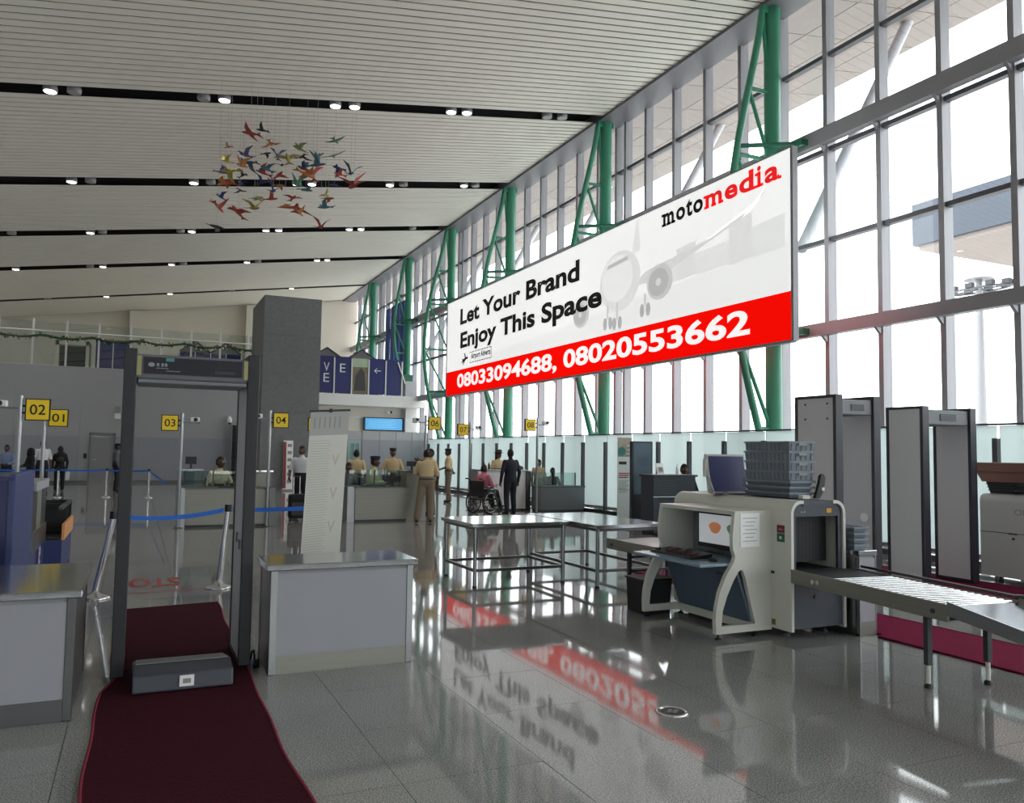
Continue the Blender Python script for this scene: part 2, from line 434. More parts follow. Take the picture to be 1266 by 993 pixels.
for z, hh, dd in TR:
    MB().box(WX - .09, WX + .05, YB, YE, z - hh, z + hh).build('transom', alu_d, win)
for z0, z1 in ((4.12, 4.38), (8.15, 8.48)):
    b = MB().box(12.68, 12.86, YB, YE, z0, z1).build('beam', alu, win)
    for q in mull[::1]:
        MB().prism([(12.82, z0 - .12), (12.95, z0 - .12), (12.95, z0), (12.70, z0)], lambda u, v, a: (u, a, v), q - .03, q + .03).build('bracket', alu, win)
for a, b in zip(mull[:-1], mull[1:]):
    if b - a < .15: continue
    for z0, z1 in zip(ROWS[:-1], ROWS[1:]):
        MB().box(WX + .02, WX + .032, a + .05, b - .05, z0 + .03, z1 - .03).build('pane', glass, win)
struct(MB().prism([(CX - .28, cz(CX) - .12), (12.95, cz(CX) - .12), (12.95, cz(CX) + .28), (CX - .28, cz(CX) + .2)], lambda u, v, a: (u, a, v), YB, YE).build('trim_2', mat('grey edge beam', S(122, 122, 128), .5, metal=.1)), 'grey edge beam where ceiling meets the windows')

# ------------------------------------------------------------------ outside
struct(MB().box(-150, 13.1, -150, YB - .3, -.4, -.15).build('ground_added', concrete), 'added pale ground outside the made-up rear glazing')  # ground that goes with the added rear glazing
struct(MB().box(13.1, 260, -150, 260, -.4, -.15).build('ground', concrete), 'pale apron outside the windows')
CE = 18.3
can = MB(); can.prism([(13.2, cz(13.2) + .35), (CE, cz(CE) + .12), (CE, cz(CE) + .5), (13.2, cz(13.2) + .8)], lambda u, v, a: (u, a, v), -16, 56)
can = can.build('roof_canopy', canopy_m); struct(can, 'pale panelled canopy soffit outside the windows')
pw, pd = (CE - 13.2) / 4, 1.6
for i in range(4):
    x0 = 13.2 + i * pw
    m = MB().prism([(x0 + .012, cz(x0 + .012)), (x0 + pw - .012, cz(x0 + pw - .012)), (x0 + pw - .012, cz(x0 + pw) + .12), (x0 + .012, cz(x0) + .36)],
                   lambda u, v, a: (u, a, v), .012, pd - .012).mesh('soffit_panel', canopy_m)
    for j in range(45):
        o = bpy.data.objects.new('panel', m); COL.objects.link(o); o.parent = can; o.location = Vector((0, -16 + j * pd, 0)) - can.location
for c in [6.5] + COLY:
    tag(MB().tube((13.2, c, 6.2), (16.75, c, cz(16.75) + .05), .13, n=14).build('canopy_strut', mat('pale strut paint', S(200, 200, 208), .5)), 'pale grey diagonal tube propping the canopy outside', 'strut', 'canopy struts outside the windows')
bt = thing('terminal_block', 'blue grey clad overhanging block with pale soffit outside', 'building', (55, 22, 0))
MB().box(45, 70, 8, 35.75, 15.3, 18.0).build('cladding', blockb, bt)
MB().box(45.3, 69.7, 8.3, 35.5, 15.0, 15.3).build('soffit', mat('block soffit', S(150, 138, 134), .7), bt)
for px_ in (52, 63):
    for py_ in (12, 30): MB().box(px_ - .4, px_ + .4, py_ - .4, py_ + .4, -.15, 15.0).build('column', concrete, bt)
ms = thing('light_mast', 'tall grey mast with a ring of floodlights outside', 'light mast', (60, 41.7, -.15))
MB().tube((60, 41.7, -.15), (60, 41.7, 15.8), .42, .25, n=14).build('pole', alu, ms)
MB().path([(60 + 1.1 * math.cos(a), 41.7 + 2.6 * math.sin(a), 15.0) for a in np.linspace(0, 2 * math.pi, 25)[:-1]], .09, 6, True).tube((58.9, 41.7, 15), (61.1, 41.7, 15), .07).tube((60, 39.1, 15), (60, 44.3, 15), .07).build('ring', alu_d, ms)
MB().lathe([(1.1, 0), (.95, .35), (.5, .6), (.05, .68)], (60, 41.7, 15.8), 16).build('dome', alu, ms)
for k in range(10):
    a = k * .628
    c = (60 + 1.1 * math.cos(a), 41.7 + 2.6 * math.sin(a), 15.0)
    MB().box(c[0] - .2, c[0] + .2, c[1] - .28, c[1] + .28, c[2] + .05, c[2] + .42).build('floodlight', dkgrey, ms)

# ------------------------------------------------------------------ green trusses
LV = [(11.45, .27), (9.6, .67), (8.08, 1.02), (6.08, 1.18), (4.1, .98), (2.2, .42)]
def truss(y, z_bot, label):
    t = thing('truss_column', label, 'column', (CX, y, z_bot), group='green lattice truss columns along the windows')
    MB().tube((CX, y, z_bot), (CX, y, cz(CX) - .05), .175, n=20).build('column', green, t)
    pts = []
    if z_bot < 1: prof = LV + [(.9, .1)]
    elif z_bot > 5: prof = [(11.45, .25), (9.6, .55), (8.08, .74), (6.6, .6), (5.4, .2)]
    else: prof = [(11.45, .27), (9.6, .6), (8.08, .85), (6.08, .85), (4.7, .45)]
    zs = np.array([p[0] for p in prof][::-1]); os_ = np.array([p[1] for p in prof][::-1])
    # smooth bow through the nodes
    co_ = np.polyfit(zs, os_, 4 if z_bot < 1 else 3)
    for z in np.linspace(zs[0], zs[-1], 18): pts.append((CX - max(.16, np.polyval(co_, z)), y, z))
    off = lambda z: max(.16, np.polyval(co_, z))
    MB().path(pts, .078, 10).build('chord', green, t)
    nodes = [z for z, _ in prof if z > zs[0] + .2]
    for z in nodes[1:]:
        MB().tube((CX - off(z), y, z), (CX, y, z), .045, n=8).build('strut', green, t)
    for za, zb, flip in zip(nodes[:-1], nodes[1:], (0, 0, 1, 0, 1, 0)):
        p = ((CX - off(za), y, za), (CX - .1, y, zb)) if (flip) else ((CX - .1, y, zb), (CX - off(za), y, za))
        MB().tube(*p, .042, n=8).build('diagonal', green, t)
    for z in (8.25, 4.2):
        if z < z_bot + .5: continue
        MB().tube((CX - off(z), y, z), (12.68, y - .62, z + .06), .05, n=8).build('tie', greend, t)
        MB().box(12.5, 12.7, y - .75, y - .45, z - .03, z + .1).build('bracket', greend, t)
    MB().box(CX - .3, CX + .22, y - .07, y + .07, cz(CX) - .28, cz(CX) - .1).build('head_plate', green, t)
    if z_bot > 1: MB().box(CX - .32, CX + .22, y - .22, y + .22, z_bot, z_bot + .4).build('foot_box', greend, t)
for i, y in enumerate(COLY):
    if i < 4: truss(y, 0., 'green tubular truss column with bowed inner chord by windows')
    elif i == 4: truss(y, 5.1, 'bright green truss column standing on the white bridge')
    else: truss(y, 4.33, 'dark green truss column behind the blue bridge panels')

# ------------------------------------------------------------------ frosted glass fence
fe = thing('glass_fence', 'low frosted glass screen with grey posts below the windows', 'glass screen', (11.6, 20, 0))
FYS = [33.46 - 1.2215 * k for k in range(27)]
pm = MB().box(-.012, .0, -1.2215 + .02, -.02, .2, 2.12).mesh('panel', frost)
qm = MB().box(-.1, -.016, -.04, .04, 0, 1.93).mesh('post', alu_d)
for yy in FYS:
    for nm, me in (('panel', pm), ('post', qm)):
        o = bpy.data.objects.new(nm, me); COL.objects.link(o); o.parent = fe; o.location = Vector((11.6, yy, 0)) - fe.location
MB().box(11.56, 11.64, FYS[-1] - 1.2, 33.5, 2.125, 2.155).build('top_rail', alu_d, fe)
MB().box(11.55, 11.66, FYS[-1] - 1.2, 33.5, .13, .19).build('bottom_rail', alu, fe)
MB().box(11.47, 11.66, FYS[-1] - 1.2, 33.5, 0, .09).build('kerb', steel_d, fe)

# ================================================================== BANNER
BX, BY0, BY1, BZ0, BZ1, BZR = 11.0, 29.9, 11.35, 3.8, 7.46, 4.72
def bfn(u0, z0, lift=0.):      # u runs along the banner from its far end
    return lambda u, v, d: (BX - d - lift, BY0 - u0 - u, z0 + v)
ban = thing('hanging_banner', 'long white and red advertising banner with phone numbers', 'banner', (BX + .07, 20.6, BZ0))
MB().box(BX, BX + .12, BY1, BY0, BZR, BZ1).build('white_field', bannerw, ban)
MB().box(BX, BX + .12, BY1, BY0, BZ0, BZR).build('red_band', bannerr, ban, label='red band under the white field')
MB().box(BX - .005, BX + .125, BY1 - .06, BY1, BZ0 - .03, BZ1 + .03).box(BX - .005, BX + .125, BY0, BY0 + .06, BZ0 - .03, BZ1 + .03) \
    .box(BX - .005, BX + .125, BY1, BY0, BZ0 - .05, BZ0).box(BX - .005, BX + .125, BY1, BY0, BZ1, BZ1 + .03).build('frame', alu, ban)
for c in COLY[:3]:
    MB().box(BX + .12, CX - .17, c - .03, c + .03, 5.0, 5.06).box(BX + .12, CX - .17, c - .03, c + .03, 7.2, 7.26).build('hanger', alu_d, ban)
def line_words(body, u, z, wd, h, bold, m, name):
    """one line of print, each word its own part"""
    mb = text_mb(body, lambda a, b, d: (a, b, d), w=wd, h=h, bold=bold)
    fs = sorted((min(mb.v[i][0] for i in f), max(mb.v[i][0] for i in f), f) for f in mb.f)
    groups, right = [], None
    for a, b, f in fs:
        if right is None or a - right > h * .30: groups.append([])
        right = b if right is None else max(right, b)
        groups[-1].append(f)
    f3 = bfn(u, z)
    for g in groups:
        ids = sorted({i for f in g for i in f}); mp = {q: k for k, q in enumerate(ids)}
        MB().add([f3(mb.v[q][0], mb.v[q][1], .007) for q in ids], [tuple(mp[q] for q in f) for f in g]).build(name, m, ban)
line_words('Let Your Brand', BY0 - 28.5, 6.42, 9.15, .62, .035, ink, 'slogan_word')
line_words('Enjoy This Space', BY0 - 28.45, 5.33, 10.3, .80, .035, ink, 'slogan_word')
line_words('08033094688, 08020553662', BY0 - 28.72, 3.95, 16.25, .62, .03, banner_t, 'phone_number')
# small agency mark: dashed box, little plane, name
u0 = BY0 - 28.3
text_mb('Airport Adverts', bfn(u0 + .95, 4.96), w=1.8, h=.27, bold=.03).build('agency_name', ink, ban)
ab = MB()
for k in range(9):
    for z in (4.88, 5.26): ab.box(BX - .004, BX, BY0 - (u0 + .85 + k * .22 + .15), BY0 - (u0 + .85 + k * .22), z, z + .03)
ab.box(BX - .004, BX, BY0 - (u0 + 2.83), BY0 - (u0 + 2.80), 4.88, 5.29)
f = bfn(u0, 4.85)
ab.prism([(.1, .02), (.16, .02), (.42, .2), (.62, .22), (.66, .28), (.6, .3), (.44, .28), (.34, .45), (.27, .45), (.33, .27), (.2, .22), (.12, .28), (.07, .28), (.1, .18), (.0, .12), (.06, .1), (.16, .13), (.24, .16)], lambda a, b, d: f(a, b, d), 0, .004)
ab.build('agency_mark', ink, ban)
# slab-serif logo: letters with serifs added
lu, lz, lh = BY0 - 15.48, 6.95, .30
def logo(word, u, m, W):
    x = u
    tot = {'m': .66, 'o': .44, 't': .31, 'e': .42, 'd': .47, 'i': .24, 'a': .44}
    sc_ = W / sum(tot[c] for c in word)
    for c in word:
        al = tot[c] * sc_; pad = {'m': .07, 'i': .07, 'd': .03, 'a': .03}.get(c, .015)
        hh = {'t': .40, 'd': .43, 'i': .43}.get(c, lh)
        a, e = x + pad, al - 2 * pad
        mb = text_mb(c, bfn(a, lz), w=e, h=hh, bold=.034)
        def ser(u0, u1, z0, z1): mb.box(BX - .004, BX, BY0 - u1, BY0 - u0, z0, z1)
        if c == 'm':
            for q in (.07, .5, .93): ser(a + e * q - .08, a + e * q + .08, lz, lz + .06)
            ser(a - .07, a + .05, lz + lh - .06, lz + lh)
        if c == 'i': ser(a - .06, a + e + .06, lz, lz + .06); ser(a - .06, a + .03, lz + lh - .06, lz + lh)
        if c == 'd': ser(a + e - .04, a + e + .05, lz, lz + .06); ser(a + e - .15, a + e - .02, lz + hh - .06, lz + hh)
        if c == 'a': ser(a + e - .03, a + e + .06, lz, lz + .06)
        mb.build('logo_letter', m, ban)
        x += al
logo('moto', lu, ink, 1.55); logo('media', lu + 1.55, mat('logo red', S(226, 16, 20), .5, emit=BAN_GLOW), 2.32)
# pale airliner print
def grey(v): return mat('banner print %d' % v, S(v, v + 1, v + 1), 1., emit=BAN_GLOW, spec=0)
def ellp(cu, cv, ru, rv, n=26, a0=0, a1=2 * math.pi):
    return [(cu + ru * math.cos(a0 + (a1 - a0) * i / n), cv + rv * math.sin(a0 + (a1 - a0) * i / n)) for i in range(n)]
def pr(name, pts, v, lay):
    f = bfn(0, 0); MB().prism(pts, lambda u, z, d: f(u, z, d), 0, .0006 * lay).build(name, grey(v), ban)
A = BY0 - 17.3
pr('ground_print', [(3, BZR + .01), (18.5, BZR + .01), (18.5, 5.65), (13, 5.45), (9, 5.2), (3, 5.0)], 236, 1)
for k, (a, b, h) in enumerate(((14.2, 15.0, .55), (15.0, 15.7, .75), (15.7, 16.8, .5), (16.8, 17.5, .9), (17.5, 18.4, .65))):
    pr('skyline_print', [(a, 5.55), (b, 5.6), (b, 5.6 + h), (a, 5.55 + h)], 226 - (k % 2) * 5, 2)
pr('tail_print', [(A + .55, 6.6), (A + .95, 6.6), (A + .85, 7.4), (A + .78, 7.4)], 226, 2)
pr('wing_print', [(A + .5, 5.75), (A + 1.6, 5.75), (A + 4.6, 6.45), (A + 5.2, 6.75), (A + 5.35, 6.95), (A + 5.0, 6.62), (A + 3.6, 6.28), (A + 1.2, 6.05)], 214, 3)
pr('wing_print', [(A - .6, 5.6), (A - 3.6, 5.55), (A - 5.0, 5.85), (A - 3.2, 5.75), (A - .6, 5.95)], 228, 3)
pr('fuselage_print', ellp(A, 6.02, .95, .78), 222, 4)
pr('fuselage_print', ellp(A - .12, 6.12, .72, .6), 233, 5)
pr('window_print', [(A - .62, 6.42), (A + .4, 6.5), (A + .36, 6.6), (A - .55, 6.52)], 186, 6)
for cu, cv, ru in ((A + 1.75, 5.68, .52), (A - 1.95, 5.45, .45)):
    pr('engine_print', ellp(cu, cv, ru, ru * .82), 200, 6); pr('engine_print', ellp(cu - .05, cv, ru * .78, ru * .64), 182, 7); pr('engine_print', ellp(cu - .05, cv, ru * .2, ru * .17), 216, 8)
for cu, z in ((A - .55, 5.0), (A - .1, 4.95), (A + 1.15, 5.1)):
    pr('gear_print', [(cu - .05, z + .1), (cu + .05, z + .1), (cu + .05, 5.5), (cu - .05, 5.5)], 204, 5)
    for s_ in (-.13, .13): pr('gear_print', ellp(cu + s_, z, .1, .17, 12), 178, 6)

# ================================================================== BIRDS
BC = {'red': S(150, 58, 50), 'orange': S(164, 98, 46), 'yellow': S(150, 136, 60), 'blue': S(44, 54, 104), 'green': S(52, 100, 78), 'teal': S(50, 84, 98), 'black': S(22, 22, 24), 'purple': S(58, 48, 92), 'olive': S(104, 114, 64)}
def bird_mesh(shape, m):
    L, Wg, dh = shape
    mb = MB()
    body = [(-L * .5, .0, .012), (-L * .3, .035, .03), (0, .05, .05), (L * .3, .04, .04), (L * .45, .03, .03), (L * .56, .006, .01)]
    V = []
    for y_, rx, rz in body:
        V += [(rx, y_, 0), (0, y_, rz), (-rx, y_, 0), (0, y_, -rz)]
    Fc = [(i * 4 + k, i * 4 + (k + 1) % 4, (i + 1) * 4 + (k + 1) % 4, (i + 1) * 4 + k) for i in range(len(body) - 1) for k in range(4)]
    mb.add(V, Fc + [(3, 2, 1, 0), tuple(range(len(V) - 4, len(V)))])
    for s_ in (-1, 1):
        w_ = [(0, L * .22, 0), (s_ * Wg * .45, L * .26, dh * .7), (s_ * Wg, -L * .02, dh), (s_ * Wg * .5, -L * .02, dh * .65), (0, -L * .18, 0)]
        mb.add([(a, b, c + .006) for a, b, c in w_] + [(a, b, c - .006) for a, b, c in w_],
               [(0, 1, 2, 3, 4), (9, 8, 7, 6, 5)] + [(i, 5 + i, 5 + (i + 1) % 5, (i + 1) % 5) for i in range(5)])
    t_ = [(-.03, -L * .42, 0), (.03, -L * .42, 0), (.1, -L * .72, 0), (0, -L * .62, 0), (-.1, -L * .72, 0)]
    mb.add([(a, b, c + .005) for a, b, c in t_] + [(a, b, c - .005) for a, b, c in t_], [(0, 1, 2, 3, 4), (9, 8, 7, 6, 5)] + [(i, 5 + i, 5 + (i + 1) % 5, (i + 1) % 5) for i in range(5)])
    return mb.mesh('bird_body', m)
BSH = [(.42, .34, .05), (.42, .30, .2), (.36, .38, -.1), (.45, .26, .26)]
BM = {}
BIRDS = [(2.08, 19.0, 8.86, 'red', 1.2), (2.46, 20.04, 9.38, 'black', 0.8), (2.89, 21.76, 9.74, 'orange', 0.9), (1.82, 21.53, 9.36, 'red', 0.5), (4.25, 20.04, 9.44, 'green', 1), (2.42, 23.02, 9.75, 'purple', 1.2),
 (2.68, 20.84, 9.11, 'black', 0.7), (3.3, 23.25, 9.94, 'blue', 1.1), (2.97, 19.23, 8.5, 'yellow', 1.2), (3.73, 22.22, 9.89, 'olive', 1.1), (3.66, 21.3, 9.36, 'black', 1), (4.44, 23.37, 10.12, 'green', 1.1),
 (4.67, 22.22, 9.84, 'olive', 1.4), (1.73, 20.72, 8.72, 'yellow', 0.9), (2.62, 23.83, 9.84, 'teal', 1.4), (2.25, 22.1, 9.13, 'orange', 1.2), (3.56, 24.06, 10.0, 'black', 0.9), (3.66, 19.34, 8.49, 'teal', 1.2),
 (1.74, 19.92, 8.22, 'yellow', 1.3), (1.93, 24.86, 9.77, 'blue', 0.9), (2.9, 22.34, 9.22, 'teal', 1.2), (3.12, 24.86, 9.94, 'red', 1.2), (3.06, 21.3, 8.75, 'red', 1.1), (4.26, 24.4, 10.11, 'blue', 1.1),
 (3.54, 20.04, 8.47, 'orange', 1.3), (3.83, 20.72, 8.71, 'red', 1.3), (5.28, 24.29, 10.26, 'blue', 1.2), (4.88, 20.96, 8.99, 'teal', 1.3), (5.14, 23.48, 9.79, 'red', 1), (2.19, 21.42, 8.64, 'black', 0.7),
 (2.26, 25.78, 9.8, 'red', 1.5), (1.93, 23.72, 9.08, 'orange', 1), (2.48, 24.64, 9.47, 'blue', 0.8), (3.2, 25.78, 9.93, 'blue', 1.1), (3.76, 25.9, 9.97, 'orange', 1), (4.21, 25.21, 9.86, 'green', 1.5),
 (5.4, 25.44, 10.09, 'blue', 0.9), (4.54, 19.11, 8.06, 'red', 1.6), (2.51, 25.1, 9.39, 'black', 0.8), (2.72, 19.69, 7.81, 'blue', 1.1), (4.59, 25.9, 9.95, 'teal', 1.2), (1.91, 24.29, 8.85, 'blue', 0.9),
 (2.55, 21.3, 8.07, 'olive', 1), (3.1, 22.8, 8.55, 'red', 0.9), (3.82, 23.6, 8.91, 'red', 1.1), (5.01, 24.86, 9.52, 'yellow', 0.9), (5.32, 25.9, 9.78, 'red', 1.1), (1.74, 22.8, 8.12, 'red', 1.3),
 (2.07, 21.07, 7.57, 'red', 1.4), (2.28, 19.58, 7.3, 'yellow', 1.2), (3.83, 23.02, 8.47, 'red', 1.6), (3.7, 21.76, 7.97, 'orange', 0.9), (3.16, 20.72, 7.79, 'orange', 0.8), (4.34, 21.53, 8.15, 'teal', 1.1),
 (1.43, 19.0, 6.58, 'black', 1.1), (4.98, 25.32, 8.64, 'red', 1.4)]
wire_m = mat('fine wire', S(190, 190, 190), .4, metal=.5)
for k, (x, y, z, c, s_) in enumerate(BIRDS):
    p = Vector((x, y, z))
    b = thing('hanging_bird', '%s %s paper bird with %s wings hanging in the flock' % ('small' if s_ < .95 else 'large' if s_ > 1.25 else 'medium', c, ('level', 'raised', 'drooping', 'steeply raised')[k % 4]), 'bird ornament', p, R(random.uniform(0, 360)), 'coloured paper birds hanging below the ceiling')
    sh = BSH[k % 4]; key = (k % 4, c)
    if key not in BM: BM[key] = bird_mesh(sh, mat('paper ' + c, BC[c], .7, var=.12, scale=5))
    o = bpy.data.objects.new('body', BM[key]); COL.objects.link(o); o.parent = b; o.scale = (s_ * .82,) * 3
    o.rotation_euler = (R(random.uniform(-16, 22)), R(random.uniform(-20, 20)), 0)
    MB().tube(p, (p.x, p.y, cz(p.x) + .02), .0025, n=5).build('wire', wire_m, b)

# ================================================================== NEAR OBJECTS
def ipath(mb, *pts): return mb
def detector(name, label, x0, x1, y0, dp, H, big=False, panel=whitepan, edge=dkgrey, header_front=True, zb=.0, wt=.075):
    """walk-through metal detector: side panels at x0,x1 running dp deep in y from y0"""
    t = thing(name, label, 'metal detector', ((x0 + x1) / 2, y0 + dp / 2, 0), group='walk-through metal detectors')
    for xa in (x0, x1):
        sp = MB().box(xa - wt / 2 + .008, xa + wt / 2 - .008, y0 + .03, y0 + dp - .03, .03, H - .01).build('side_panel', panel, t)
        MB().box(xa - wt / 2, xa + wt / 2, y0, y0 + .045, zb, H).box(xa - wt / 2, xa + wt / 2, y0 + dp - .045, y0 + dp, zb, H) \
            .box(xa - wt / 2, xa + wt / 2, y0 + .045, y0 + dp - .045, H - .035, H).box(xa - wt / 2, xa + wt / 2, y0 + .045, y0 + dp - .045, zb, .06).build('edge_trim', edge, sp, bevel=.006)
    return t
# --- front detector
XA, XB, DY, DH = -.065, .775, 6.29, 2.32
det = detector('metal_detector', 'dark framed walk-through metal detector astride the maroon carpet', XA, XB, DY, .66, DH, panel=mat('light detector panel', S(186, 186, 190), .5), edge=mat('charcoal edge', S(38, 38, 44), .5), wt=.085, zb=.0215)
hd = MB().box(XA + .04, XB - .04, DY + .015, DY + .64, 2.105, 2.285).build('header', mat('header grey', S(104, 104, 110), .5), det, bevel=.012)
MB().box(XA + .085, XB - .085, DY + .006, DY + .016, 2.145, 2.265).build('display_panel', mat('detector fascia', S(34, 35, 44), .6), hd)
MB().box(XA + .05, XB - .05, DY + .0, DY + .43, 2.075, 2.105).build('header_lip', midgrey, hd, bevel=.01)
MB().box(.50, .585, DY + .002, DY + .007, 2.205, 2.23).box(.41, .455, DY + .002, DY + .007, 2.205, 2.222).box(.61, .65, DY + .002, DY + .007, 2.208, 2.228).build('display', black, hd)
MB().box(.50, .64, DY + .003, DY + .007, 2.165, 2.185).build('keypad', dkgrey, hd)
MB().box(.165, .22, DY + .002, DY + .007, 2.238, 2.262).build('sticker', mat('teal sticker', S(84, 140, 146), .5), hd)
mk = MB()
f = lambda u, v, d_: (.05 + u, DY + .006 - d_, 2.195 + v)
mk.prism(ellp(.02, .015, .022, .016, 14), lambda u, v, d_: f(u, v, d_), 0, .003)
for q in (.055, .085, .108): mk.box(.05 + q, .05 + q + .016, DY + .003, DY + .006, 2.2, 2.222)
for q in range(6): mk.box(.103 + q * .014, .112 + q * .014, DY + .003, DY + .006, 2.183, 2.189)
for q in range(8): mk.box(.17 + q * .012, .178 + q * .012, DY + .003, DY + .006, 2.165, 2.171)
mk.build('maker_mark', mat('silver print', S(150, 152, 160), .4), hd)
for s_, xa in ((1, XA + .041), (-1, XB - .041)):
    MB().box(min(xa, xa + s_ * .03), max(xa, xa + s_ * .03), DY + .004, DY + .012, 2.13, 2.27).build('brass_strip', mat('brass strip', S(168, 160, 112), .5), hd)
MB().box(XB - .05, XB - .043, DY + .12, DY + .16, .86, .93).box(XB - .05, XB - .043, DY + .3, DY + .34, .9, .97).build('lock', dkgrey, det)
# --- floor bridge box between the posts
bb = thing('threshold_box', 'dark grey threshold box with white sticker on carpet', 'floor box', (.34, 6.0, .02))
MB().prism([(5.83, .02), (6.42, .02), (6.40, .1), (6.05, .16), (5.86, .13)], lambda u, v, a: (a, u, v), .03, .655).build('cover', anthr, bb, bevel=.012)
MB().prism([(6.03, .1605), (6.40, .103), (6.40, .107), (6.03, .166)], lambda u, v, a: (a, u, v), .05, .635).build('top_plate', mat('worn grey plate', S(120, 122, 120), .5, var=.2, scale=9), bb)
MB().box(.315, .405, 5.826, 5.838, .045, .115).build('sticker', white, bb)
MB().box(.335, .385, 5.824, 5.83, .065, .095).build('sticker_emblem', paperink, bb)
# --- carpets
def runner(name, label, L_, Rr, z, m, edge, t=.012):
    mb = MB(); n = len(L_)
    V = [(x, y, z + t) for x, y in L_] + [(x, y, z + t) for x, y in Rr] + [(x, y, z) for x, y in L_] + [(x, y, z) for x, y in Rr]
    Fc = []
    for i in range(n - 1):
        Fc += [(i, n + i, n + i + 1, i + 1), (2 * n + i, 2 * n + i + 1, 3 * n + i + 1, 3 * n + i), (i, i + 1, 2 * n + i + 1, 2 * n + i), (n + i, 3 * n + i, 3 * n + i + 1, n + i + 1)]
    Fc += [(0, 2 * n, 3 * n, n), (n - 1, 2 * n - 1, 4 * n - 1, 3 * n - 1)]
    mb.add(V, Fc)
    cp = thing(name, label, 'carpet', (sum(p[0] for p in L_ + Rr) / 2 / n, sum(p[1] for p in L_ + Rr) / 2 / n, z))
    mb.build('pile', m, cp)
    for side in (L_, Rr): MB().path([(x, y, z + t * .7) for x, y in side], .009, 6).build('binding', edge, cp)
    return cp
def wob(x, y, a): return x + a * math.sin(y * 2.3) * .5 + a * math.sin(y * 5.1 + 1) * .4
ysn = np.linspace(2.4, 6.5, 26)
runner('carpet_runner', 'dark maroon carpet runner leading up to the metal detector',
       [(wob(-.165, y, .02) + max(0, y - 6.0) * .22, y) for y in ysn], [(wob(.785, y, .02), y) for y in ysn], .002, carpet_m, carpet_e)
ysn = np.linspace(6.52, 9.02, 16)
runner('carpet_mat', 'dark maroon mat behind the metal detector', [(wob(-.105, y, .02), y - .08 * (y > 9)) for y in ysn], [(wob(.815, y, .02), y + .03 * (y > 9)) for y in ysn], .002, carpet_m, carpet_e)
ysn = [2.6, 3.5, 4.4, 5.28, 5.32, 6.2, 7, 8, 9, 9.6]
runner('wine_carpet', 'wine red carpet strip beside the baggage scanner', [(6.12 if y < 5.3 else 6.225, y) for y in ysn], [(7.0 + .0 * y, y) for y in ysn], .002, carpet_r, carpet_r)
runner('wine_carpet', 'wine red carpet strip under the far metal detector', [(8.75, y) for y in ysn], [(10.15, y) for y in ysn], .002, carpet_r, carpet_r)

# --- inspection counters
def counter(label, x0, x1, y0, y1, h, over=.03, panel=whitepan, pw=.05, fm=steel):
    t = thing('inspection_counter', label, 'counter', ((x0 + x1) / 2, (y0 + y1) / 2, 0), group='white panelled steel counters')
    MB().box(x0 + .02, x1 - .02, y0 + .015, y1 - .015, .02, h - .05).build('carcass', greypan, t)
    for xa in (x0, x1 - pw):
        for ya in (y0, y1 - pw):
            MB().box(xa, xa + pw, ya, ya + pw, 0, h - .045).build('corner_post', fm, t, bevel=.004)
    for ya, nm in ((y0 + .006, 'front_panel'), (y1 - .016, 'back_panel')):
        MB().box(x0 + pw, x1 - pw, ya, ya + .01, .13, h - .07).build(nm, panel, t)
        MB().box(x0 + pw, x1 - pw, ya - .002, ya + .012, .0, .13).build('kick_plate', desk_m if fm is steel else fm, t)
    for xa in (x0 + .004, x1 - .014):
        MB().box(xa, xa + .01, y0 + .05, y1 - .05, .13, h - .07).build('end_panel', steel, t)
        MB().box(xa, xa + .01, y0 + .05, y1 - .05, 0, .13).build('kick_plate', steel, t)
    MB().box(x0 - over, x1 + over, y0 - over * .6, y1 + over, h - .045, h).build('worktop', steel_h, t, bevel=.006)
    return t
counter('low white counter with steel top right beside the metal detector', .91, 1.98, 6.04, 6.58, .785)
counter('low white counter with steel top beside the blue check-in desk', -1.45, -.29, 5.49, 6.72, .765, fm=steel_d)
cbl = MB()
cbl.path([(.862 + .02 * math.sin(k * .9), 6.3 + .05 * math.cos(k * .7), .01 + .02 * (k % 3)) for k in range(16)], .008, 6)
cbl.path([(.845, 6.5, .01), (.85, 6.44, .09), (.86, 6.42, .1), (.865, 6.38, .02)], .008, 6)
tag(cbl.build('power_cable', black), 'tangled black cable on floor beside the low counter', 'cable')
# --- floor disc
fd = thing('floor_socket', 'round metal floor socket cover with dark centre', 'floor socket', (3.125, 4.27, 0))
MB().lathe([(.105, 0), (.105, .006), (.095, .008), (.078, .008), (.076, .004)], (3.125, 4.27, 0), 32).build('ring', chrome, fd)
MB().lathe([(.076, .003), (.074, .0055)], (3.125, 4.27, 0), 28).build('cover', black, fd)
MB().box(3.09, 3.17, 4.258, 4.282, .0055, .008).box(3.115, 3.14, 4.235, 4.3, .0055, .008).build('emblem', paperink, fd)

# --- red floor marking: line and STOP facing the far side
rl = thing('floor_marking', 'red painted line and STOP lettering on the floor', 'floor marking', (.6, 10.1, 0))
MB().prism([(-1.0, 9.86), (2.3, 10.08), (2.3, 10.11), (-1.0, 9.89)], lambda u, v, a: (u, v, a), .0005, .0025).build('line', redpaint, rl)
text_mb('STOP', lambda u, v, d_: (.53 - u, 11.0 - v, d_), w=.72, h=.68, depth=.0025, bold=.025).build('lettering', redpaint, rl)

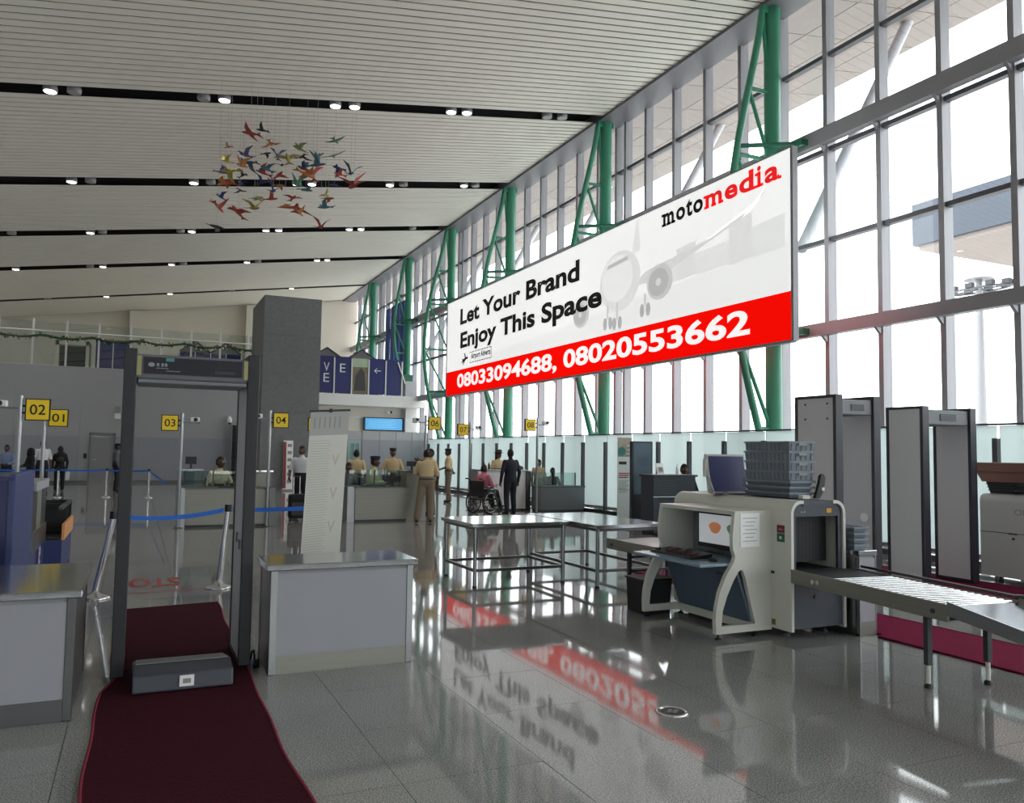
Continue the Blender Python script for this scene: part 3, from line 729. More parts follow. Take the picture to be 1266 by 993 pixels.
# --- stanchions
def stanchion(x, y, top=(0, 0), h=.92, label='', s=1.):
    t = thing('stanchion', label, 'stanchion', (x, y, 0), group='chrome belt stanchions')
    MB().lathe([(.155 * s, 0), (.16 * s, .012), (.13 * s, .03), (.06 * s, .05), (.034, .08)], (0, 0, 0), 24).build('base', chrome, t, world=False)
    MB().tube((0, 0, .05), (top[0], top[1], h), .032, n=14).build('pole', chrome, t, world=False)
    MB().tube((top[0], top[1], h - .02), (top[0] * 1.02, top[1], h + .06), .04, n=14).build('belt_head', black, t, world=False)
    return Vector((x + top[0], y + top[1], h))
def belt(p, q, label, sag=.03, wd=.05, twist=0):
    mb = MB(); n = 14; V = []; dv = (Vector(q) - Vector(p)).normalized() * .05; p = Vector(p) + dv; q = Vector(q) - dv
    for i in range(n + 1):
        a = i / n; c = Vector(p).lerp(Vector(q), a); c.z -= sag * 4 * a * (1 - a)
        ang = twist * max(0, .6 - abs(a - .3) * 2)
        dy = math.sin(ang) * wd; dz = math.cos(ang) * wd
        for s_ in (-.002, .002): V += [(c.x, c.y + s_ - dy / 2, c.z - dz / 2), (c.x, c.y + s_ + dy / 2, c.z + dz / 2)]
    Fc = []
    for i in range(n):
        o = i * 4; Fc += [(o, o + 4, o + 5, o + 1), (o + 2, o + 3, o + 7, o + 6), (o + 1, o + 5, o + 7, o + 3), (o, o + 2, o + 6, o + 4)]
    mb.add(V, Fc)
    return tag(mb.build('queue_belt', blue), label, 'belt', 'blue queue belts')
sA = stanchion(.92, 10.0, (.075, 0), .90, 'chrome stanchion with blue belt standing behind the maroon mat')
sB = stanchion(-.35, 9.75, (.15, 0), .86, 'tilted chrome stanchion beside the counter by the blue desk')
sC = stanchion(2.02, 10.1, (.02, 0), .9, 'chrome stanchion half hidden by the leaning printed roll-up')
belt(sB, sA, 'blue belt between the tilted stanchion and the mat stanchion', .05, .05, 1.3)
belt(sA, sC, 'blue belt running from the mat stanchion to the roll-up', .01)
far = [(-3.9, 28.9), (-2.62, 28.9), (-2.2, 28.9), (-.84, 28.8), (.38, 28.2)]
ps = []
for k, (x, y) in enumerate(far):
    lb = ['slim stanchion beside the people queuing left', 'slim stanchion at the feet of the backpack woman', 'second slim stanchion at the feet of the backpack woman', 'slim stanchion in front of the grey flush door', 'slim stanchion between the detector posts near desk 03'][k]
    ps.append(stanchion(x, y, (0, 0), .86, lb, .9))
for k in range(4): belt(ps[k], ps[k + 1], 'far blue belt %s' % ['by the queue on the left', 'between the two slim stanchions', 'below the backpack woman', 'crossing in front of the grey door'][k], .02, .055)
belt(ps[-1], (.62, 18.6, .84), 'far blue belt ending at desk 03', .02, .055)

# ================================================================== SCANNER LANE
from mathutils.geometry import tessellate_polygon
def plate(mb, outer, holes, fn, a0, a1):
    loops = [outer] + holes
    allp = [p for l in loops for p in l]; n = len(allp)
    tris = tessellate_polygon([[Vector((u, v, 0)) for u, v in l] for l in loops])
    V = [fn(u, v, a0) for u, v in allp] + [fn(u, v, a1) for u, v in allp]
    Fc = [tuple(t) for t in tris] + [tuple(n + i for i in reversed(t)) for t in tris]
    o = 0
    for l in loops:
        m = len(l); Fc += [(o + i, o + (i + 1) % m, n + o + (i + 1) % m, n + o + i) for i in range(m)]; o += m
    return mb.add(V, Fc)
def arc(cx, cy, r, a0, a1, n=8): return [(cx + r * math.cos(R(a0 + (a1 - a0) * i / n)), cy + r * math.sin(R(a0 + (a1 - a0) * i / n))) for i in range(n + 1)]
XZ = lambda u, v, a: (u, a, v)
YZ = lambda u, v, a: (a, u, v)

xr = thing('baggage_scanner', 'cream X-ray baggage scanner with operator console and screen', 'x-ray scanner', (5.6, 6.3, 0))
x0, x1, y0, y1, zt = 5.29, 5.95, 5.5, 7.2, 1.225
rr = .12
left = arc(x0 + rr, zt - rr, rr, 180, 90) + [(x0 + rr + .03, zt), (x0 + rr + .03, zt - .03)] + arc(x0 + rr, zt - rr, rr - .03, 90, 180) + [(x0 + .03, .07), (x0, .07)]
MB().prism(left, XZ, y0 - .02, y1).build('side_shell', machine, xr)
MB().prism([(x0 + x1 - u, v) for u, v in left], XZ, y0 - .02, y1).build('side_shell', machine, xr)
MB().box(x0 + rr + .03, x1 - rr - .03, y0 - .012, y1, zt - .05, zt - .002).build('top_cover', anthr, xr)
fr = MB(); plate(fr, [(x0 + .03, .09), (x1 - .03, .09), (x1 - .03, zt - .06), (x1 - .08, zt - .012), (x0 + .08, zt - .012), (x0 + .03, zt - .06)], [[(x0 + .075, .6), (x0 + .075, 1.08), (x1 - .075, 1.08), (x1 - .075, .6)]], XZ, y0 + .0, y0 + .03)
fr.build('front_fascia', anthr, xr)
fr = MB(); plate(fr, [(x0 + .03, .09), (x1 - .03, .09), (x1 - .03, zt - .06), (x0 + .03, zt - .06)], [[(x0 + .075, .6), (x0 + .075, 1.08), (x1 - .075, 1.08), (x1 - .075, .6)]], XZ, y1 - .04, y1 - .01)
fr.build('rear_fascia', anthr, xr)
for k in range(12):
    xx = x0 + .078 + k * .042
    MB().box(xx, xx + .04, y0 + .14, y0 + .146, .655, 1.08).build('curtain_strip', rubber, xr)
MB().box(x0 + .06, x1 - .06, y0 + .03, y1 - .04, .5, .6).build('inner_bed', rubber, xr)
MB().box(x1 - .22, x1 - .16, y0 - .006, y0, 1.11, 1.15).build('warning_label', mat('amber label', S(206, 156, 40), .5), xr)
for q in (0, 1): MB().prism([(x0 + .13 + q * .035, 1.115), (x0 + .155 + q * .035, 1.115), (x0 + .1425 + q * .035, 1.135)], XZ, y0 - .003, y0).build('mark', paperink, xr)
MB().lathe([(.02, 0), (.02, .014)], (x0 + .3, y0, .36), 12, Matrix.Rotation(R(90), 3, 'X')).build('lock', dkgrey, xr)
for xx in (x0 + .1, x1 - .1):
    for yy in (y0 + .15, y1 - .15):
        MB().lathe([(.035, 0), (.035, .02), (.012, .03), (.012, .09)], (xx, yy, 0), 12).build('foot', dkgrey, xr)
st = MB().box(x0 - .006, x0, y0 + .06, y0 + .15, .93, 1.0).build('red_label', mat('red label', S(126, 34, 48), .5), xr)
MB().box(x0 - .006, x0, y0 + .06, y0 + .15, .85, .925).build('green_label', mat('green label', S(30, 96, 66), .5), xr)
MB().box(x0 - .008, x0 - .005, y0 + .09, y0 + .12, .875, .9).box(x0 - .008, x0 - .005, y0 + .085, y0 + .125, .96, .965).build('label_print', paper, xr)
mk = MB()
for q in range(7): mk.box(x0 - .004, x0, y0 + .19 + q * .018, y0 + .203 + q * .018, .555, .58)
mk.build('maker_mark', ink, xr)
MB().box(x0 - .008, x0, y0 + .18, y0 + .22, .1, .15).build('inlet_label', mat('olive label', S(120, 112, 60), .5), xr)
# console: two curved side frames
def console_side(ya, yb, name):
    outer = [(x0 + .0, .05), (4.66, .05), (4.655, .16), (4.665, .27), (4.70, .41), (4.77, .55), (4.86, .67), (4.875, .72), (4.85, .78), (4.845, .9), (4.875, 1.12), (x0, 1.12)]
    hole = [(4.72, .115), (5.10, .115), (4.99, .52), (4.965, .585), (4.94, .60), (4.91, .585), (4.85, .5), (4.78, .37), (4.735, .25)]
    mb = MB(); plate(mb, outer, [hole], XZ, ya, yb)
    sd = mb.build(name, machine, xr)
    MB().lathe([(.03, 0), (.03, .015), (.01, .02), (.01, .06)], (4.70, (ya + yb) / 2, 0), 10).build('foot', black, sd)
    MB().lathe([(.03, 0), (.03, .015), (.01, .02), (.01, .06)], (5.12, (ya + yb) / 2, 0), 10).build('foot', black, sd)
    return sd
nearp = console_side(5.73, 5.775, 'console_side'); console_side(6.83, 6.875, 'console_side')
MB().box(4.88, x0, 5.775, 6.83, 1.085, 1.12).build('console_hood', machine, xr)
MB().box(x0 - .03, x0, 5.775, 6.83, .66, 1.085).build('console_back', midgrey, xr)
MB().prism([(4.52, .63), (5.26, .63), (5.26, .655), (4.52, .655)], XZ, 5.775, 6.83).build('console_desk', mat('pale blue desk', S(132, 156, 172), .25, var=.04, scale=4), xr, bevel=.006)
MB().prism([(4.90, .63), (4.93, .63), (5.11, .12), (5.08, .12)], XZ, 5.775, 6.83).build('console_apron', slate, xr)
MB().box(5.06, 5.13, 5.775, 6.83, .05, .12).build('console_rail', machine, xr)
MB().box(4.93, 4.945, 5.98, 6.06, .52, .545).build('console_latch', dkgrey, xr)
kb = MB().prism([(4.66, .656), (4.92, .656), (4.92, .70), (4.68, .675)], XZ, 6.1, 6.75).build('control_keyboard', black, xr, bevel=.006)
for q in range(10): MB().box(4.70 + (q % 3) * .07, 4.74 + (q % 3) * .07, 6.15 + q * .057, 6.19 + q * .057, .675, .70 + .002 * (q % 3)).build('key', [dkgrey, mat('red key', S(150, 60, 60), .5), midgrey][q % 3], kb)
MB().lathe([(.035, 0), (.03, .02), (.01, .032)], (4.80, 5.95, .655), 12, Matrix.Diagonal((1, 1.6, 1))).build('mouse', black, xr)
mo = MB().box(5.10, 5.15, 5.88, 6.55, .72, 1.06).build('monitor', black, xr, bevel=.006)
MB().box(5.096, 5.1, 5.905, 6.525, .765, 1.045).build('screen', mat('scan screen', S(206, 210, 214), .3, emit=.35), mo)
so = mat('scan orange', S(206, 132, 84), .4, emit=.3); sg = mat('scan green', S(92, 130, 92), .4, emit=.3)
for yc, m_ in ((6.28, so), (6.02, sg)):
    MB().prism([(yc + .085 * math.cos(a) * (1 + .15 * math.sin(3 * a)), .92 + .055 * math.sin(a)) for a in np.linspace(0, 2 * math.pi, 15)[:-1]], lambda u, v, a: (a, u, v), 5.093, 5.096).build('scan_image', m_, mo)
MB().box(5.15, 5.26, 6.15, 6.28, .8, .9).build('monitor_arm', dkgrey, mo)
pp_ = MB().box(4.93, 5.15, 5.724, 5.73, .80, 1.10).build('notice_sheet', white, xr)
for q in range(7): MB().box(4.955 + .03 * (q % 2), 5.12 - .02 * (q % 3), 5.722, 5.7245, 1.055 - q * .034, 1.06 - q * .034).build('print_line', paperink, pp_)

def roller_conveyor(label, loc, rz, wd, length, z, belt_len, legs, dirn=-1, side_h=.11):
    t = thing('roller_conveyor', label, 'conveyor', loc, rz)
    D = lambda a: a * dirn
    for xa in (0, wd - .025):
        rl_ = MB().box(xa, xa + .025, min(0, D(length)), max(0, D(length)), z - side_h, z + .01).build('side_rail', desk_m, t, world=False, bevel=.004)
        for q in (.30, .36):
            MB().lathe([(.022, 0), (.022, .008)], (xa - .008 if xa == 0 else xa + .025, D(q), z - side_h / 2), 12, Matrix.Rotation(R(90), 3, 'Y')).build('bolt', chrome, rl_, world=False)
        MB().lathe([(.018, 0), (.018, .008)], (xa - .008 if xa == 0 else xa + .025, D(length - .12), z - side_h / 2), 12, Matrix.Rotation(R(90), 3, 'Y')).build('bolt', dkgrey, rl_, world=False)
    if belt_len: MB().box(.03, wd - .03, min(0, D(belt_len)), max(0, D(belt_len)), z - .04, z).build('belt', rubber, t, world=False)
    y_ = belt_len + .04; 
    rm = MB().tube((.025, 0, 0), (wd - .025, 0, 0), .026, n=12).mesh('roller', steel_h)
    while y_ < length - .02:
        o = bpy.data.objects.new('roller', rm); COL.objects.link(o); o.parent = t; o.location = (0, D(y_), z - .018)
        y_ += .062
    MB().box(.025, wd - .025, min(0, D(length)), max(0, D(length)), z - side_h, z - side_h + .01).build('tray_bottom', steel, t, world=False)
    MB().path([(wd + .012, D(.1), z + .03), (wd + .012, D(length - .06), z + .03), (wd + .012, D(length), z + .015)], .012, 8).build('guide_rod', steel_d, t, world=False)
    for xa, ya in legs:
        lg = MB().box(xa - .02, xa + .02, D(ya) - .02, D(ya) + .02, .16, z - side_h).build('leg', dkgrey, t, world=False)
        MB().tube((xa, D(ya), .03), (xa, D(ya), .19), .016, n=10).build('leg_tube', paper, lg, world=False)
        MB().lathe([(.03, 0), (.03, .018), (.012, .035)], (xa, D(ya), 0), 12).build('foot', black, lg, world=False)
    return t
ca = roller_conveyor('roller conveyor leading into the scanner, on black and white legs', (5.27, 5.47, 0), R(-7.4), .66, 1.69, .615, .48, [(.06, 1.46), (.56, 1.50)])
ch = MB()
zc = [(1.69, .60), (2.75, .46), (2.75, .475), (1.69, .615)]
ch.prism([(-a, b) for a, b in zc], lambda u, v, a: (a, u, v), .02, .64)
ch.build('chute_sheet', steel_h, ca, world=False)
for xa in (-.0, .64):
    MB().prism([(-1.69, .55), (-2.78, .42), (-2.78, .50), (-1.69, .645)], lambda u, v, a: (a, u, v), xa, xa + .02).build('chute_side', steel, ca, world=False)
MB().path([(.66, -1.66, .65), (.66, -1.8, .665), (.66, -2.78, .52)], .013, 8).build('guide_rod', steel_d, ca, world=False)
for xa in (.06, .58):
    MB().box(xa - .02, xa + .02, -2.62, -2.58, .03, .44).build('leg', dkgrey, ca, world=False)
    MB().lathe([(.03, 0), (.03, .018), (.012, .035)], (xa, -2.6, 0), 12).build('foot', black, ca, world=False)
cb_ = roller_conveyor('roller conveyor leaving the scanner towards the steel tables', (5.16, 7.22, 0), R(1), .68, 1.12, .60, .16, [(.06, .72), (.62, .74), (.62, 1.05)], dirn=1)
MB().box(.06, .62, .70, .74, .26, .29).box(.06, .62, .70, .74, .42, .44).build('brace', dkgrey, cb_, world=False)

# trays and clutter on the scanner
def crate(name, label, x0, x1, y0, y1, z0, h, ribs=9, t=.012, grp='grey trays stacked on the scanner', m=trayg, taper=.02, cat='tray'):
    o = thing(name, label, cat, ((x0 + x1) / 2, (y0 + y1) / 2, z0), group=grp)
    mb = MB()
    def ring(z, i): return [(x0 + i, y0 + i, z), (x1 - i, y0 + i, z), (x1 - i, y1 - i, z), (x0 + i, y1 - i, z)]
    V = ring(z0, taper) + ring(z0 + h, 0) + ring(z0 + h, t) + ring(z0 + t, taper + t)
    Fc = [(0, 1, 2, 3)] + [(i, (i + 1) % 4, 4 + (i + 1) % 4, 4 + i) for i in range(4)] + [(4 + i, 4 + (i + 1) % 4, 8 + (i + 1) % 4, 8 + i) for i in range(4)] + [(8 + i, 8 + (i + 1) % 4, 12 + (i + 1) % 4, 12 + i) for i in range(4)] + [(15, 14, 13, 12)]
    mb.add(V, Fc); mb.build('shell', m, o)
    MB().box(x0 - .008, x1 + .008, y0 - .008, y0, z0 + h - .018, z0 + h).box(x0 - .008, x1 + .008, y1, y1 + .008, z0 + h - .018, z0 + h) \
        .box(x0 - .008, x0, y0, y1, z0 + h - .018, z0 + h).box(x1, x1 + .008, y0, y1, z0 + h - .018, z0 + h).build('rim', m, o)
    for k in range(ribs):
        xx = x0 + .03 + (x1 - x0 - .06) * k / max(1, ribs - 1)
        MB().prism([(y0 + taper - .006, z0 + .004), (y0 + taper + .01, z0 + .004), (y0 + .01, z0 + h - .02), (y0 - .007, z0 + h - .02)], YZ, xx - .006, xx + .006).build('rib', m, o)
    for k in range(ribs * 2 + 1 if ribs else 0):
        yy = y0 + .03 + (y1 - y0 - .06) * k / max(1, ribs * 2)
        MB().prism([(x0 + taper - .006, z0 + .004), (x0 + taper + .01, z0 + .004), (x0 + .01, z0 + h - .02), (x0 - .007, z0 + h - .02)], XZ, yy - .006, yy + .006).build('rib', m, o)
    return o
z = 1.228
for k in range(3):
    crate('shallow_tray', 'shallow grey tray %s under the ribbed crates' % ['lowest', 'second', 'topmost'][k], 5.545 + .006 * k, 5.85 + .006 * k, 5.765, 6.40, z, .052, ribs=0, taper=.03); z += .054
for k in range(4):
    nm = ['lowest', 'second lowest', 'third', 'topmost'][k]
    c_ = crate('ribbed_crate', '%s ribbed grey crate of the stack on the scanner' % nm, 5.55 + .005 * (k % 2), 5.86 + .006 * (k % 2), 5.77, 6.38, z, .092, ribs=5, grp='ribbed grey crates on the scanner', taper=.008)
    MB().box(5.66, 5.76, 5.755, 5.762, z + .05, z + .075).build('handle_slot', paperink, c_)
    z += .0935
bf = thing('blue_board', 'dark blue board in a pale frame propped on the scanner', 'board', (5.5, 6.72, 1.228))
MB().prism([(6.62, 1.232), (6.66, 1.232), (6.72, 1.63), (6.68, 1.63)], YZ, 5.31, 5.80).build('frame', machine2, bf)
MB().prism([(6.613, 1.25), (6.618, 1.25), (6.675, 1.61), (6.670, 1.61)], YZ, 5.33, 5.78).build('blue_face', mat('dark blue board', S(40, 46, 96), .5, var=.06, scale=6), bf)
for xx in (5.305, 5.80): MB().tube((xx, 6.55, 1.235), (xx, 6.68, 1.5), .008, n=6).build('stay', machine2, bf)
MB().box(5.28, 5.31, 6.66, 6.7, 1.4, 1.58).build('side_flap', paper, bf)
MB().box(5.31, 5.80, 6.5, 6.62, 1.228, 1.236).build('base_strip', midgrey, bf)
hp = thing('hand_scanner', 'black paddle shaped hand-held metal detector on the scanner', 'hand scanner', (5.86, 5.72, 1.228))
MB().prism([(5.80, 1.228), (5.87, 1.228), (5.90, 1.27), (5.93, 1.36), (5.94, 1.42), (5.925, 1.455), (5.90, 1.46), (5.875, 1.445), (5.86, 1.38), (5.83, 1.29)], XZ, 5.70, 5.735).build('paddle', black, hp, bevel=.008)
MB().box(5.885, 5.92, 5.695, 5.70, 1.3, 1.33).build('label', paper, hp)
tag(MB().box(5.57, 5.66, 5.62, 5.68, 1.228, 1.262).build('small_box', paper, bevel=.004), 'small cream box at the front of the scanner top', 'box')
tag(MB().lathe([(.026, 0), (.03, .02), (.027, .03), (.01, .034)], (5.38, 6.465, 1.228), 16).build('tape_roll', midgrey), 'small round grey pot before the blue board', 'pot')

# side counter with trays behind the scanner
counter('narrow white counter tight against the cream scanner', 5.985, 6.2, 5.36, 5.95, .77, over=.008, pw=.015)
z = .772
for k in range(4):
    crate('shallow_tray', 'grey tray %s on the narrow white counter' % ['lowest', 'second', 'third', 'topmost'][k], 5.99, 6.16, 5.42, 5.85, z, .05, ribs=0, grp='grey trays on the narrow counter'); z += .052
# black bin beside the console
tb = thing('waste_bin', 'black rectangular bin on the floor beside the console', 'bin', (4.85, 7.05, 0))
MB().prism([(4.70, .0), (5.02, .0), (5.05, .34), (4.68, .34)], XZ, 6.9, 7.2).build('body', rubber, tb, bevel=.01)
MB().box(4.67, 5.06, 6.89, 7.21, .335, .355).build('rim', black, tb, bevel=.005)

# rear walk-through detectors
d2 = detector('metal_detector', 'pale walk-through metal detector next to the cream scanner', 7.09, 7.68, 6.6, .62, 2.32, panel=mat('pale detector panel', S(208, 208, 211), .5, var=.03, scale=3), edge=dkgrey, wt=.11)
h2 = MB().box(7.14, 7.63, 6.63, 7.0, 2.1, 2.27).build('header', midgrey, d2, bevel=.01)
MB().box(7.3, 7.5, 6.622, 6.63, 2.15, 2.22).build('display', dkgrey, h2)
for yy in (6.75, 7.08): MB().prism([(yy + .055 * math.cos(a), .93 + .05 * math.sin(a)) for a in np.linspace(0, 2 * math.pi, 17)[:-1]], lambda u, v, a: (a, u, v), 7.618, 7.626).build('oval_sticker', white, d2)
for yy in (6.72, 7.05):
    for zz in (2.05, 2.22): MB().lathe([(.012, 0), (.012, .006)], (7.03, yy, zz), 10, Matrix.Rotation(R(90), 3, 'Y')).build('screw', dkgrey, d2)
d3 = detector('metal_detector', 'pale walk-through metal detector standing on the far wine carpet', 9.0, 9.9, 7.0, .55, 2.28, panel=mat('pale detector panel', S(208, 208, 211), .5, var=.03, scale=3), edge=mat('dark purple edge', S(44, 42, 54), .4), wt=.12, zb=.0215)
h3 = MB().box(9.06, 9.84, 7.03, 7.45, 2.05, 2.24).build('header', midgrey, d3, bevel=.01)
MB().box(9.3, 9.6, 7.022, 7.03, 2.1, 2.19).build('display', dkgrey, h3)

# second scanner on the right, brown crate above
x2 = thing('baggage_scanner', 'second grey baggage scanner with a brown crate on top', 'x-ray scanner', (10.85, 6, 0))
prof = arc(10.45, 1.06, .1, 180, 90) + arc(11.25, 1.06, .1, 90, 0) + [(11.35, .08), (10.35, .08)]
MB().prism(prof, XZ, 4.4, 7.25).build('body', machine2, x2)
MB().box(10.342, 10.352, 4.4, 7.25, .655, .662).build('seam', dkgrey, x2)
MB().box(10.34, 10.352, 6.75, 6.86, .645, .66).build('latch', dkgrey, x2)
MB().lathe([(.018, 0), (.018, .008)], (10.342, 6.8, .59), 10, Matrix.Rotation(R(90), 3, 'Y')).build('lock', dkgrey, x2)
text_mb('OR', lambda u, v, d_: (10.352 - d_, 6.78 - u, .90 + v), w=.19, h=.075, depth=.006).build('maker_mark', paperink, x2)
for xx in (10.45, 11.25):
    for yy in (4.6, 7.05): MB().lathe([(.04, 0), (.04, .02), (.015, .03), (.015, .09)], (xx, yy, 0), 10).build('foot', dkgrey, x2)
tb = thing('basket', 'black ribbed basket under the brown crate', 'basket', (10.75, 7.05, 1.16))
MB().prism([(6.88, 1.162), (7.2, 1.162), (7.26, 1.315), (6.82, 1.315)], YZ, 10.5, 10.95).build('shell', black, tb)
for k in range(3): MB().box(10.48, 10.97, 6.86 - .015 * k, 7.22 + .015 * k, 1.2 + k * .04, 1.212 + k * .04).build('rib', black, tb)
bc = thing('brown_crate', 'reddish brown open crate resting on a black basket', 'crate', (10.75, 6.95, 1.318))
MB().prism([(6.45, 1.318), (7.25, 1.318), (7.33, 1.45), (6.40, 1.45)], YZ, 10.4, 11.1).build('shell', brown, bc)
MB().box(10.37, 11.13, 6.37, 7.37, 1.45, 1.575).build('rim', brown, bc, bevel=.008)

# ------------------------------------------------------------------ steel tables
def table(label, x0, x1, y0, y1, h, rails=True):
    t = thing('steel_table', label, 'table', ((x0 + x1) / 2, (y0 + y1) / 2, 0), group='stainless steel tables')
    MB().box(x0, x1, y0, y1, h - .045, h).build('table_top', steel_h, t, bevel=.006)
    xs = (x0 + .06, x1 - .06); ys = (y0 + .06, y1 - .06)
    for xa in xs:
        for ya in ys:
            lg = MB().tube((xa, ya, .03), (xa, ya, h - .045), .024, n=14).build('leg', steel, t)
            MB().lathe([(.028, 0), (.028, .02), (.018, .035)], (xa, ya, 0), 12).build('foot', black, lg)
    if rails:
        for ya in ys: MB().box(xs[0], xs[1], ya - .016, ya + .016, .19, .225).build('rail', steel_d, t)
        for xa in xs: MB().box(xa - .016, xa + .016, ys[0], ys[1], .19, .225).build('rail', steel_d, t)
    MB().box(x0 + .04, x1 - .04, y0 + .04, y1 - .04, h - .08, h - .045).build('apron', steel_d, t)
    return t
table('bare stainless steel table standing clear of the scanner conveyor', 3.64, 4.95, 8.9, 10.0, .765)
table('stainless steel table at the end of the roller conveyor', 5.02, 6.05, 8.38, 10.3, .76)

# ================================================================== CHECK-IN DESKS, SIGNS
def sign_post(num, x, y, h, sx, side, label, cam_side, z0=0., plate_w=.32, pr=.032):
    t = thing('counter_sign_post', label, 'sign post', (x, y, z0), group='yellow numbered counter sign posts')
    MB().tube((x, y, z0), (x, y, h), pr, n=12).build('pole', steel, t)
    MB().lathe([(.09, 0), (.09, .012), (.04, .02)], (x, y, z0), 14).build('base_plate', steel_d, t)
    xa = x + side * (pr + .03); xb = xa + side * plate_w
    lo, hi = min(xa, xb), max(xa, xb); zc = h - .2
    p = MB().box(lo, hi, y - .03, y + .03, zc - .16, zc + .16).build('sign_plate', ink, t)
    MB().box(lo + .016, hi - .016, y - .036, y - .03, zc - .145, zc + .145).build('yellow_face', yellow, p)
    text_mb(num, lambda u, v, d_: (lo + .06 + u, y - .036 - d_, zc - .075 + v), w=plate_w - .12, h=.15, depth=.003, bold=.006).build('number', ink, p)
    for q in (-.05, .05): MB().box(min(x, xa), max(x, xa), y - .02, y + .02, zc + q - .015, zc + q + .015).build('clamp', ink, t)
    if cam_side:
        s_ = cam_side
        MB().box(min(x, x + s_ * .34), max(x, x + s_ * .34), y - .015, y + .015, zc + .0, zc + .025).build('camera_arm', steel_d, t)
        c_ = MB().box(min(x + s_ * .16, x + s_ * .33), max(x + s_ * .16, x + s_ * .33), y - .09, y + .06, zc + .03, zc + .12).build('camera', white, t, bevel=.015)
        MB().lathe([(.035, 0), (.04, .02)], (x + s_ * .25, y - .09, zc + .075), 12, Matrix.Rotation(R(90), 3, 'X')).build('camera_lens', black, c_)
sign_post('02', -1.56, 13.6, 2.34, 0, 1, 'steel post with yellow number 02 sign above the blue desk', -1)
sign_post('01', -1.56, 17.0, 2.33, 0, 1, 'steel post with yellow number 01 sign', 0)
sign_post('03', .80, 17.55, 2.31, 0, -1, 'steel post with yellow number 03 sign at grey desk', 1)
sign_post('04', 2.5, 17.42, 2.42, 0, 1, 'steel post with yellow number 04 sign beside the pillar', -1)
sign_post('05', 4.08, 19.6, 2.42, 0, -1, 'steel post with yellow number 05 sign behind the roll-up', 0)
sign_post('06', 6.38, 18.75, 2.5, 0, 1, 'steel post with yellow number 06 sign beside the uniformed staff', -1)
sign_post('07', 8.36, 20.75, 2.42, 0, -1, 'steel post with yellow number 07 sign at white desk', 1)
sign_post('08', 9.84, 19.55, 2.56, 0, -1, 'steel post with yellow number 08 sign above the dark suit', 1)

def desk(label, x0, x1, y0, y1, h, m=desk_m, glass_h=.32, kick=True, back=True):
    t = thing('checkin_desk', label, 'desk', ((x0 + x1) / 2, (y0 + y1) / 2, 0))
    MB().box(x0, x1, y0, y0 + .04, .05, h - .03).build('front_panel', m, t)
    MB().box(x0, x0 + .04, y0 + .04, y1, .05, h - .03).build('end_panel', m, t)
    MB().box(x1 - .04, x1, y0 + .04, y1, .05, h - .03).build('end_panel', m, t)
    MB().box(x0 - .02, x1 + .02, y0 - .02, y1, h - .03, h).build('worktop', steel_d, t, bevel=.005)
    MB().box(x0 + .02, x1 - .02, y0 + .02, y1 - .02, 0, .05).build('plinth', dkgrey, t)
    n = max(2, int((x1 - x0) / .55))
    if glass_h:
        for k in range(n):
            a = x0 + (x1 - x0) * k / n; b = x0 + (x1 - x0) * (k + 1) / n
            MB().box(a + .02, b - .02, y1 - .06, y1 - .05, h, h + glass_h).build('glass_panel', cglass, t)
        for k in range(n + 1):
            a = x0 + (x1 - x0) * k / n
            MB().box(a - .015, a + .015, y1 - .07, y1 - .04, h, h + glass_h).build('glass_post', alu_d, t)
    return t
def monitor(label, x, y, z, face=-1, w_=.42, h_=.3):
    t = thing('monitor', label, 'monitor', (x, y, z), group='monitors on the desks')
    MB().box(x - w_ / 2, x + w_ / 2, y - .02, y + .02, z + .1, z + .1 + h_).build('display', black, t, bevel=.006)
    MB().box(x - .02, x + .02, y - .015, y + .015, z + .015, z + .12).build('stem', black, t)
    MB().lathe([(.1, 0), (.1, .008), (.03, .016)], (x, y, z), 16).build('base', black, t)
def keyboard(label, x, y, z, w_=.42):
    t = thing('keyboard', label, 'keyboard', (x, y, z), group='keyboards on the desks')
    MB().box(x - w_ / 2, x + w_ / 2, y - .08, y + .08, z, z + .02).build('case', black, t, bevel=.004)
    for r_ in range(3): MB().box(x - w_ / 2 + .02, x + w_ / 2 - .02, y - .06 + r_ * .045, y - .025 + r_ * .045, z + .02, z + .027).build('key_row', dkgrey, t)
# desk 03/04
d34 = desk('grey steel check-in desk under sign 03 with seated clerk', .93, 2.66, 17.62, 18.5, .8)
MB().box(.78, .93, 17.66, 18.45, 0, .8).build('end_cabinet', steel, d34)
MB().box(.78, 1.1, 18.1, 18.45, .8, 1.14).build('side_screen', cglass, d34)
MB().box(.76, 1.3, 18.35, 18.47, 1.14, 1.17).build('upper_shelf', steel, d34)
MB().box(2.25, 2.66, 18.1, 18.5, .8, 1.12).build('pedestal', desk_m, d34)
MB().box(2.2, 2.7, 18.05, 18.52, 1.12, 1.15).build('pedestal_top', steel_h, d34)
MB().box(2.56, 2.68, 17.56, 17.64, 0, .8).build('corner_pillar', steel_d, d34)
keyboard('black keyboard on the desk before the seated clerk', 1.85, 17.85, .802, .6)
monitor('small black monitor on the shelf of desk 03', 1.05, 18.41, 1.17, h_=.16, w_=.22)
